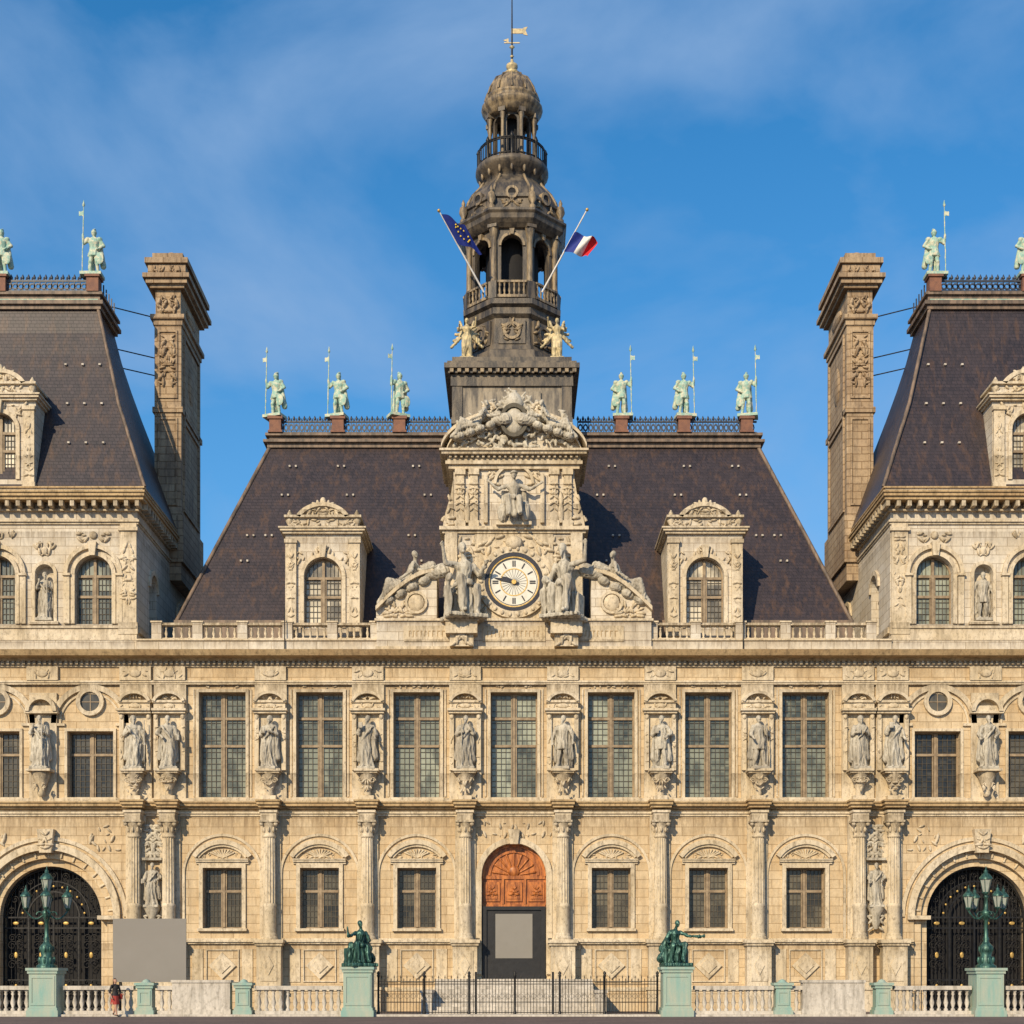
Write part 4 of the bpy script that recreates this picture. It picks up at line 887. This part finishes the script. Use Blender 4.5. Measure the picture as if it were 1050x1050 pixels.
def throne(mb,V): mb.box(-.33,.33,-.1,.3,0,.55); mb.box(-.38,.38,.1,.3,.4,1.0); mb.ell((.34,-.1,.3),(.17,.2,.33)); mb.ell((-.34,-.1,.25),(.17,.2,.3))
J=dict(SEAT); J['lh']=(-.75,-.12,1.2); J['le']=(-.48,-.05,.98); J['rh']=(.8,-.1,1.15); J['re']=(.48,-.05,.98)
city=figure(J,'statue',.022,'seated_city_figure',extra=throne,seed=3,hat=1,dr=.85)
inst(city,'relief_statue',(0,-.42,24.95),1.66,0,B)
def child(mb,V):
    mb.box(-.3,.3,-.1,.3,0,.55); mb.box(-.42,.42,-.52,.3,-.03,.04)
    q,h=-1,.58
    mb.cap((q*.40,-.28,.05),.06,(q*.38,-.26,.34),.09); mb.cap((q*.38,-.26,.34),.09,(q*.38,-.26,h),.085); mb.cap((q*.38,-.26,h),.06,(q*.37,-.27,h+.14),.04); mb.ell((q*.37,-.28,h+.23),(.075,.08,.09)); mb.cap((q*.34,-.28,h),.04,(q*.18,-.4,h+.12),.03); mb.cap((q*.45,-.27,h),.04,(q*.5,-.3,h-.2),.03)
J=dict(SEAT); J.update(lh=(-.5,-.25,1.45),le=(-.4,-.1,1.15),chest=(.06,-.02,1.12),head=(-.02,-.1,1.50),neck=(.03,-.04,1.32),lk=(-.14,-.4,.78),rk=(.2,-.38,.62),lf=(-.1,-.42,.12),rf=(.22,-.3,.1))
grp=figure(J,'statue',.020,'seated_group',extra=child,seed=9,dr=.8,fold=.02)
J=dict(SEAT); J.update(rh=(.5,-.22,1.5),re=(.44,-.1,1.2),chest=(-.04,-.02,1.12),head=(-.06,-.08,1.5),neck=(-.04,-.04,1.32),rk=(.16,-.4,.78),lk=(-.2,-.38,.62),rf=(.12,-.42,.12),lf=(-.22,-.3,.1))
grp2=figure(J,'statue',.020,'seated_group_b',extra=child,seed=14,beard=1,dr=.8,fold=.02)
inst(grp,'clock_group_statue',(-2.65,-.62,19.9),2.4,.35,B); inst(grp2,'clock_group_statue',(2.65,-.62,19.9),2.4,-.35,B)
REC=dict(pelvis=(0,0,.2),chest=(.42,-.02,.5),neck=(.55,-.04,.66),head=(.63,-.08,.8),lk=(-.42,-.15,.5),rk=(-.5,-.1,.28),lf=(-.8,-.1,.1),rf=(-1.0,-.05,.06),le=(.62,-.2,.25),re=(.28,-.3,.36),lh=(.85,-.25,.2),rh=(-.05,-.3,.35),side=(.2,-1,.2))
def wing(mb,V):
    mb.cap((.3,.15,.4),.14,(.9,.2,.35),.16); mb.cap((.0,.1,.15),.2,(-.8,.1,.02),.14); mb.cap((.7,-.1,.1),.14,(1.1,-.1,.0),.22)
    for k in range(5): mb.ell((.9-.4*k,-.05,.0),(.2,.2,.14))
rec=figure(REC,'statue',.023,'reclining_figure',seed=5,extra=wing,dr=.85)
for q in(-1,1):
    o=inst(rec,'reclining_statue',(q*5.35,-.05,21.6),1.75,0,B,mirror=(q>0)); o.rotation_euler=(0,q*.5,0)
tp=MB(); tp.mat('statue')
for q in(-1,1):
    o=inst(rec,'pediment_statue',(q*1.85,-.5,29.6),1.4,0,B,mirror=(q>0)); o.rotation_euler=(0,q*.35,0)
tp.ell((0,-.4,30.1),(.55,.28,.7)); tp.ring(0,30.1,.55,.72,-.62,-.35,0,2*pi,20,1,1.2)
tp.lathe(0,-.1,[(.5,30.9),(.55,31.1),(.45,31.3),(.25,31.6),(.1,31.75)],10)
def blob(x0,x1,z0,z1,y,n,seed,size,mask=None):
    g_=MB(); g_.mat('statue'); rd=random.Random(seed)
    for i in range(n):
        for t in range(10):
            u=rd.uniform(x0,x1); w=rd.uniform(z0,z1)
            if mask is None or mask(u,w): break
        a=rd.uniform(0,2*pi); l=size*rd.uniform(.5,1.6); p=Vector((u,y+rd.uniform(-.1,.1),w)); q_=p+Vector((math.cos(a)*l,rd.uniform(-.3,.05)*l,math.sin(a)*l))
        g_.cap(p,size*rd.uniform(.3,.55),q_,size*rd.uniform(.12,.3),7)
        if i%3==0: g_.ell(q_,(size*.35,size*.4,size*.4),None,7,5)
    return remesh(g_,'carving',.035,'statue',0,0,sm=1)
m1=blob(-3.1,3.1,28.75,31.6,-.22,190,5,.22,lambda u,w:(w-28.66)<2.75*math.sqrt(max(0,1-(u/3.5)**2)) and not(abs(u)<.5 and 29.6<w<30.6))
inst(m1,'pediment_carving',(0,0,0),1,0,B)
m2=blob(-1.4,1.4,30.6,31.75,-.15,70,15,.2,lambda u,w:abs(u)*.7+(w-30.6)<1.15); inst(m2,'pediment_carving',(0,0,0),1,0,B)
tp.obj('pediment_shield',B)
def wings(mb,V):
    for q in(-1,1):
        for k in range(5): mb.cap((q*.1,.14,1.15),.06,(q*(.3+.09*k),.3,1.75-.27*k),.06)
    mb.box(-.3,.3,-.3,.3,-.06,.05)
J=dict(pelvis=(0,0,.95),chest=(0,-.02,1.32),neck=(0,-.03,1.5),head=(0,-.06,1.64),lk=(-.1,-.12,.52),rk=(.12,-.02,.5),lf=(-.12,0,.08),rf=(.13,.05,.08),le=(-.36,-.1,1.2),re=(.36,-.12,1.35),lh=(-.3,-.35,1.3),rh=(.4,-.3,1.6))
vic=figure(J,'goldpale',.026,'winged_victory',extra=wings,seed=2)
for q in(-1,1):
    for yy in(-2.75,2.75): inst(vic,'winged_statue',(tx+q*2.5,ty+yy,zt(372)+.05),1.3,0 if yy<0 else pi,B,mirror=q>0)
kn=[knight(1),knight(2)]
for i,x in enumerate(RX): inst(kn[i%2],'rooftop_statue',(x,yc,ZC+1.05),1.32,rd.uniform(-.5,.5),None,mirror=(i<3) )
for s in(-1,1):
    inst(kn[0],'rooftop_statue',(s*22.45,3.2,38.3+1.0),1.32,0,None,mirror=s<0); inst(kn[1],'rooftop_statue',(s*27.4,3.2,38.3+1.0),1.32,0,None,mirror=s<0)
# ---------------------------------------------------------- flags
def flag(name,top,bot,cols,wd,skew,droop,seed,off=.15,Ht=1.7):
    e=MB(); top=Vector(top);bot=Vector(bot); e.mat('fwhite'); e.tube(bot,top,.055,.035); e.mat('gold'); e.ell(top,(.09,.09,.09))
    o=e.obj(name); f=MB(); n=24;m=14; d=(bot-top).normalized()
    vs=[]
    for j in range(m+1):
        for i in range(n+1):
            u=i/n;v=j/m
            p=top+d*(off+v*Ht)
            out=Vector((wd*u*(1-.25*u),-.1-.2*math.sin(u*9+v*3+seed)*u**.5,-u**1.3*droop*(1-.25*v)+.12*math.sin(u*7+seed)*u))
            vs.append(tuple(p+out))
    for c,(a,b) in cols:
        f.mat(c); f.add(vs,[(j*(n+1)+i,j*(n+1)+i+1,(j+1)*(n+1)+i+1,(j+1)*(n+1)+i) for j in range(m) for i in range(int(a*n),int(b*n))],True)
    if name.startswith('euro'):
        f.mat('yellow')
        for k in range(12):
            t=2*pi*k/12; ii=int(12+5*math.cos(t)); jj=int(7+4*math.sin(t)); v_=Vector(vs[jj*(n+1)+ii]); f.ell(v_+Vector((0,-.03,0)),(.05,.02,.05),None,6,4)
    f.obj('cloth',o)
yt=5.6
flag('european_flag',(X(450,yt-1.5),yt-1.5,Z(216,yt-1.5)),(X(496,yt),yt+.3,Z(297,yt)),[('blue',(0,1))],1.75,0,.75,0,.25,1.7)
flag('french_flag',(X(602,yt-1.5),yt-1.5,Z(215,yt-1.5)),(X(556,yt),yt+.3,Z(297,yt)),[('blue',(0,1/3)),('fwhite',(1/3,2/3)),('red',(2/3,1))],1.7,0,.55,2,1.3,1.1)
# ---------------------------------------------------------- ground, steps
gr=MB(); gr.mat('ground'); gr.add([(-900,-300,0),(900,-300,0),(900,1500,0),(-900,1500,0)],[(0,1,2,3)]); gr.obj('ground')
pv=MB(); pv.mat('rail'); pv.box(-34,34,-10.5,-9.5,.004,.1); pv.obj('kerb')
st=MB(); st.mat('rail')
for i in range(10): 
    st.box(-3.9,3.9,-2.0-.36*(10-i),-.95 if i<9 else .1,.165*i+.002,.165*(i+1))
st.box(-1.66,1.66,-.95,.5,1.6,1.66)
for q in(-1,1): st.box(q*3.9,q*4.4,-5.7,-.95,.002,1.0); st.box(q*3.85,q*4.45,-5.75,-.95,1.0,1.12)
st.obj('entrance_steps')
yb=-10
def xb(p): return X(p,yb)
def bal(name,segs,solids):
    m=MB()
    for a,b in segs: balustrade(m,xb(a),xb(b),yb,.1,1.36,'rail',.3,.11)
    m.mat('rail')
    for a,b in solids: m.box(xb(a),xb(b),yb-.28,yb+.28,.1,1.5); m.box(xb(a)-.05,xb(b)+.05,yb-.33,yb+.33,1.5,1.62); m.box(xb(a)-.04,xb(b)+.04,yb-.34,yb+.34,.1,.32)
    return m.obj(name)
bal('stone_balustrade',[(-40,31),(66,138),(162,178),(262,351)],[(178,237)])
bal('stone_balustrade',[(711,793),(811,822),(916,995),(1030,1100)],[(822,885)])
def ped(mb,cx,hw,z1,m='teal'):
    mb.mat(m); mb.cbox(cx,hw+.1,yb-hw-.1,yb+hw+.1,.004,.28); mb.cbox(cx,hw+.05,yb-hw-.05,yb+hw+.05,.28,.4); mb.cbox(cx,hw,yb-hw,yb+hw,.4,z1-.25); mb.cbox(cx,hw+.06,yb-hw-.06,yb+hw+.06,z1-.25,z1-.12); mb.cbox(cx,hw+.12,yb-hw-.12,yb+hw+.12,z1-.12,z1)
    for q in(-1,1): mb.box(cx+q*(hw-.14),cx+q*(hw-.06),yb-hw-.03,yb-hw,.5,z1-.35)
    mb.box(cx-hw+.14,cx+hw-.14,yb-hw-.03,yb-hw,z1-.45,z1-.35); mb.box(cx-hw+.14,cx+hw-.14,yb-hw-.03,yb-hw,.5,.6)
for p in(150,250,802,904):
    m=MB(); ped(m,xb(p),.32,1.5); m.lathe(xb(p),yb,[(.26,1.5),(.16,1.56),(.16,1.6),(.02,1.66)],10); m.obj('balustrade_pier')
def bronze_extra(mb,V):
    mb.box(-.42,.42,-.1,.42,.02,.56); mb.box(-.5,.5,-.62,.5,-.08,.03); mb.cap((-.2,.25,.7),.1,(-.3,.3,.05),.16); mb.cap((.15,.3,.8),.1,(.3,.3,.05),.14)
J1=dict(SEAT); J1.update(chest=(.05,-.04,1.08),neck=(.04,-.08,1.27),head=(.0,-.13,1.43),lh=(-.5,-.4,1.02),le=(-.38,-.15,.98),rh=(.22,-.4,.8),re=(.36,-.1,.85),lk=(-.24,-.42,.72))
J2=dict(SEAT); J2.update(chest=(-.03,0,1.1),head=(.05,-.08,1.44),rh=(.72,-.35,.98),re=(.42,-.14,1.0),lh=(-.32,-.3,.78),rk=(.25,-.42,.7),lf=(-.2,-.3,.1))
def be1(mb,V): bronze_extra(mb,V); mb.cap((-.55,-.42,.98),.05,(-.58,-.42,1.3),.03); mb.cap((.1,.2,1.15),.1,(.45,.25,.55),.14); mb.cap((.3,.1,.5),.13,(.5,.1,.2),.16)
def be2(mb,V): bronze_extra(mb,V); mb.cap((.75,-.36,.95),.04,(.95,-.38,1.0),.05); mb.cap((-.1,.2,1.15),.1,(-.42,.25,.55),.14); mb.cap((-.3,.1,.5),.13,(-.5,.1,.2),.16)
for p,J,ex,rz in((368,J1,be1,.45),(693,J2,be2,.1)):
    e=empty('bronze_statue',(xb(p),yb,0)); m=MB(); ped(m,xb(p),.62,2.2); o=m.obj('pedestal'); o.parent=e; o.location=(-xb(p),-yb,0)
    me=figure(J,'bronze',.018,'seated_bronze',extra=ex,seed=p,hat=0,look=.3,dr=.85,fold=.02)
    f=bpy.data.objects.new('figure',me); sc.collection.objects.link(f); f.parent=e; f.location=(0,.05,2.32); f.scale=(1.25,)*3; f.rotation_euler=(0,0,rz)
def lantern(mb,x,y,z,s=1):
    mb.mat('lampglass'); mb.lathe(x,y,[(.10*s,z),(.19*s,z+.42*s)],6,smooth=False)
    mb.mat('bronze'); mb.lathe(x,y,[(.03*s,z-.14*s),(.12*s,z-.03*s),(.12*s,z)],6,smooth=False)
    mb.lathe(x,y,[(.23*s,z+.42*s),(.22*s,z+.47*s),(.12*s,z+.6*s),(.07*s,z+.62*s),(.07*s,z+.7*s),(.03*s,z+.74*s),(.01*s,z+.86*s)],8)
    for i in range(6):
        t=2*pi*i/6; mb.tube((x+.10*s*math.cos(t),y+.10*s*math.sin(t),z),(x+.19*s*math.cos(t),y+.19*s*math.sin(t),z+.42*s),.018,.018,4)
def lamp(px):
    x=xb(px); m=MB(); ped(m,x,.6,2.15); m.mat('bronze')
    z=2.15
    m.lathe(x,yb,[(.46,z),(.46,z+.1),(.34,z+.18),(.36,z+.4),(.24,z+.55),(.3,z+.75),(.32,z+.95),(.18,z+1.1),(.12,z+1.2),(.15,z+1.3),(.10,z+1.4),(.09,z+2.1),(.13,z+2.15),(.17,z+2.3),(.22,z+2.4),(.22,z+2.5),(.1,z+2.6),(.08,z+3.1),(.12,z+3.15),(.06,z+3.25)],14)
    for i in range(8): t=2*pi*i/8; m.ell((x+.33*math.cos(t),yb+.33*math.sin(t),z+.35),(.07,.07,.16)); m.ell((x+.29*math.cos(t),yb+.29*math.sin(t),z+.85),(.05,.05,.14))
    for i in range(4):
        t=pi/4*0.35+i*pi/2; c,s_=math.cos(t),math.sin(t)
        pts=[]
        for k in range(9):
            u=k/8; pts.append((x+c*(.1+.78*u),yb+s_*(.1+.78*u),z+2.4-.28*math.sin(u*pi)+.12*u))
        m.path(pts,.042,6); m.path([(x+c*(.3+.14*math.cos(a)),yb+s_*(.3+.14*math.cos(a)),z+2.36+.14*math.sin(a)) for a in [2*pi*q/10 for q in range(9)]],.03,5)
        lantern(m,x+c*.88,yb+s_*.88,z+2.68,1.15); m.mat('bronze')
    lantern(m,x,yb,z+3.38,1.35)
    m.obj('street_lamp')
lamp(48); lamp(1011)
fn=MB(); fn.mat('iron'); x0,x1=xb(388),xb(674); n=88
for i in range(n+1):
    xx=x0+(x1-x0)*i/n; fn.tube((xx,yb,.12),(xx,yb,1.72 if i%2 else 1.6),.014,.014,5)
    fn.lathe(xx,yb,[(.03,1.72 if i%2 else 1.6),(.003,1.84 if i%2 else 1.7)],4)
for z in(.16,.62,1.42,1.54): fn.box(x0,x1,yb-.02,yb+.02,z,z+.035)
for i in range(n//2): 
    xx=x0+(x1-x0)*(i*2+1)/n; fn.ring(xx,.9,.1,.115,yb-.01,yb+.01,0,2*pi,8)
for p in(388,435,481,528,574,620,674):
    fn.lathe(xb(p),yb,[(.07,.004),(.07,.2),(.05,.25),(.045,1.75),(.08,1.8),(.05,1.85),(.08,1.93),(.01,2.02)],8); fn.tube((xb(p),yb,1.3),(xb(p),yb+.6,.01),.025)
for p in(481,488,574,567):
    fn.box(xb(p)-.05,xb(p)+.05,yb-.05,yb+.05,.004,1.98)
fn.obj('iron_fence')
nb=MB(); ybd=-8.6; nb.mat('board'); xa,xc=X(116,ybd),X(191,ybd); za,zc=Z(1007,ybd),Z(942,ybd)
nb.box(xa,xc,ybd-.04,ybd+.04,za,zc); nb.mat('iron')
for x in(xa+.3,xc-.3): nb.box(x-.05,x+.05,ybd+.04,ybd+.12,.004,zc-.1); nb.tube((x,ybd+.1,1.9),(x,ybd+1.0,.01),.03)
nb.obj('blank_notice_board')
# pedestrian ------------------------------------------------------
def person():
    b=MB(); b.mat('coat')
    b.cap((0,0,.95),.125,(0,0,1.1),.115); b.cap((0,0,1.1),.115,(0,-.01,1.28),.13); b.cap((-.13,0,1.37),.06,(.13,0,1.37),.06); b.cap((0,0,1.3),.1,(0,0,1.4),.07)
    b.cap((0,0,1.4),.05,(0,-.01,1.5),.048)
    loft(b,[(.55,0,0,.2,.19,1),(.75,0,0,.185,.165,.6),(.95,0,0,.165,.14,.2),(1.1,0,0,.13,.11,0)],1,.06)
    for q,kn_,ft in((-1,(-.08,-.14,.5),(-.08,-.2,.09)),(1,(.08,.02,.48),(.08,.22,.13))):
        b.cap((q*.08,0,.9),.085,kn_,.058); b.cap(kn_,.055,ft,.036); b.cap(ft,.038,(ft[0],ft[1]-.15,ft[2]-.05),.03)
    hands=[]
    for q,e,h in((-1,(-.24,.08,1.1),(-.25,-.06,.88)),(1,(.24,-.06,1.1),(.22,-.26,1.0))):
        b.cap((q*.18,0,1.37),.055,e,.042); b.cap(e,.042,h,.027); d=(Vector(h)-Vector(e)).normalized(); b.cap(h,.03,Vector(h)+d*.06,.028); hands.append((h,d))
    b.ell((0,-.01,1.58),(.072,.088,.11)); b.cap((0,-.09,1.575),.011,(0,-.105,1.56),.013,6); b.ell((0,.02,1.605),(.085,.095,.1)); b.cap((0,.06,1.6),.06,(0,.09,1.44),.045)
    for q in(-1,1): b.ell((q*.075,0,1.575),(.01,.018,.025),None,6,4)
    me=remesh(b,'pedestrian',.013,'coat',0,0,sm=2)
    for k in('skin','hair','redcloth','shoe','black'): me.materials.append(M[k])
    for p in me.polygons:
        c=p.center; i=0
        if c.z>1.45: i=2 if (c.y>.015 or c.z>1.65) else 1
        elif c.z<.1 or (c.y>.15 and c.z<.17): i=4
        elif c.z<.55: i=1
        elif abs(c.x)>.19 and c.z<1.03 : i=1
        elif .55<c.z<.93: i=3
        p.material_index=i
    f=MB(); f.mat('coat'); f.mat('skin')
    for h,d in hands: fingers(f,h,d,.009,.4)
    f.mat('black')
    for q in(-1,1): f.ell((q*.03,-.088,1.59),(.011,.008,.007),None,8,5)
    f.ell((0,-.09,1.535),(.022,.008,.006),None,8,5)
    f.mat('redcloth'); f.box(.24,.32,-.12,.14,.78,1.0); f.path([(.26,-.1,1.0),(.22,-.02,1.4),(.26,.1,1.0)],.012,5)
    fo=f.obj('hands_face_and_bag')
    o=bpy.data.objects.new('pedestrian',me); sc.collection.objects.link(o); fo.parent=o
    return o
pe=person(); pe.location=(X(118,-11),-11,0); pe.rotation_euler=(0,0,math.radians(55))
# ---------------------------------------------------------- world, sun, camera
EL=27;AZ=26
w=bpy.data.worlds.new('World'); sc.world=w; w.use_nodes=True; nt=w.node_tree; bg=nt.nodes['Background']
sky=N(nt,'ShaderNodeTexSky'); sky.sky_type='NISHITA'; sky.sun_disc=False; sky.sun_elevation=math.radians(EL); sky.sun_rotation=math.radians(180+AZ); sky.air_density=1.0; sky.dust_density=.3; sky.ozone_density=2.5
hs=N(nt,'ShaderNodeHueSaturation'); hs.inputs['Saturation'].default_value=1.38; hs.inputs['Hue'].default_value=.497; hs.inputs['Value'].default_value=1.28; L(nt,sky.outputs[0],hs.inputs['Color'])
tc=N(nt,'ShaderNodeTexCoord'); mp=N(nt,'ShaderNodeMapping'); L(nt,tc.outputs['Generated'],mp.inputs[0]); mp.inputs['Scale'].default_value=(1.5,1.3,2.6); mp.inputs['Rotation'].default_value=(0,.55,0); mp.inputs['Location'].default_value=(.7,0,.3)
n1=N(nt,'ShaderNodeTexNoise'); L(nt,mp.outputs[0],n1.inputs['Vector']); n1.inputs['Scale'].default_value=2.8; n1.inputs['Detail'].default_value=9; n1.inputs['Roughness'].default_value=.52; n1.inputs['Distortion'].default_value=.35
fac=ramp(nt,n1.outputs['Fac'],.40,.72,0,.85)
sz=N(nt,'ShaderNodeSeparateXYZ'); L(nt,tc.outputs['Generated'],sz.inputs[0])
haze=ramp(nt,sz.outputs[2],.62,.05,0,.45)
col=mixc(nt,haze,hs.outputs[0],(1.4,3.1,5.6))
col=mixc(nt,fac,col,(2.3,3.6,5.7))
L(nt,col,bg.inputs['Color']); bg.inputs['Strength'].default_value=.128
sd=bpy.data.lights.new('sun','SUN'); sd.energy=4.9; sd.angle=math.radians(.5); sd.color=(1,.82,.56)
so=bpy.data.objects.new('sun',sd); sc.collection.objects.link(so)
dirv=Vector((-math.sin(math.radians(AZ))*math.cos(math.radians(EL)),-math.cos(math.radians(AZ))*math.cos(math.radians(EL)),math.sin(math.radians(EL))))
so.rotation_euler=dirv.to_track_quat('Z','Y').to_euler(); so.location=dirv*100
cd=bpy.data.cameras.new('camera'); co=bpy.data.objects.new('camera',cd); sc.collection.objects.link(co)
co.location=(0,-D,EY); co.rotation_euler=(pi/2,0,0); cd.sensor_width=36; cd.lens=36*F/1050; cd.shift_x=-(CX-525)/1050; cd.shift_y=(HZ-525)/1050; cd.clip_end=4000; cd.clip_start=.5
sc.camera=co
sc.view_settings.view_transform='Standard'; sc.view_settings.look='None'; sc.view_settings.exposure=0
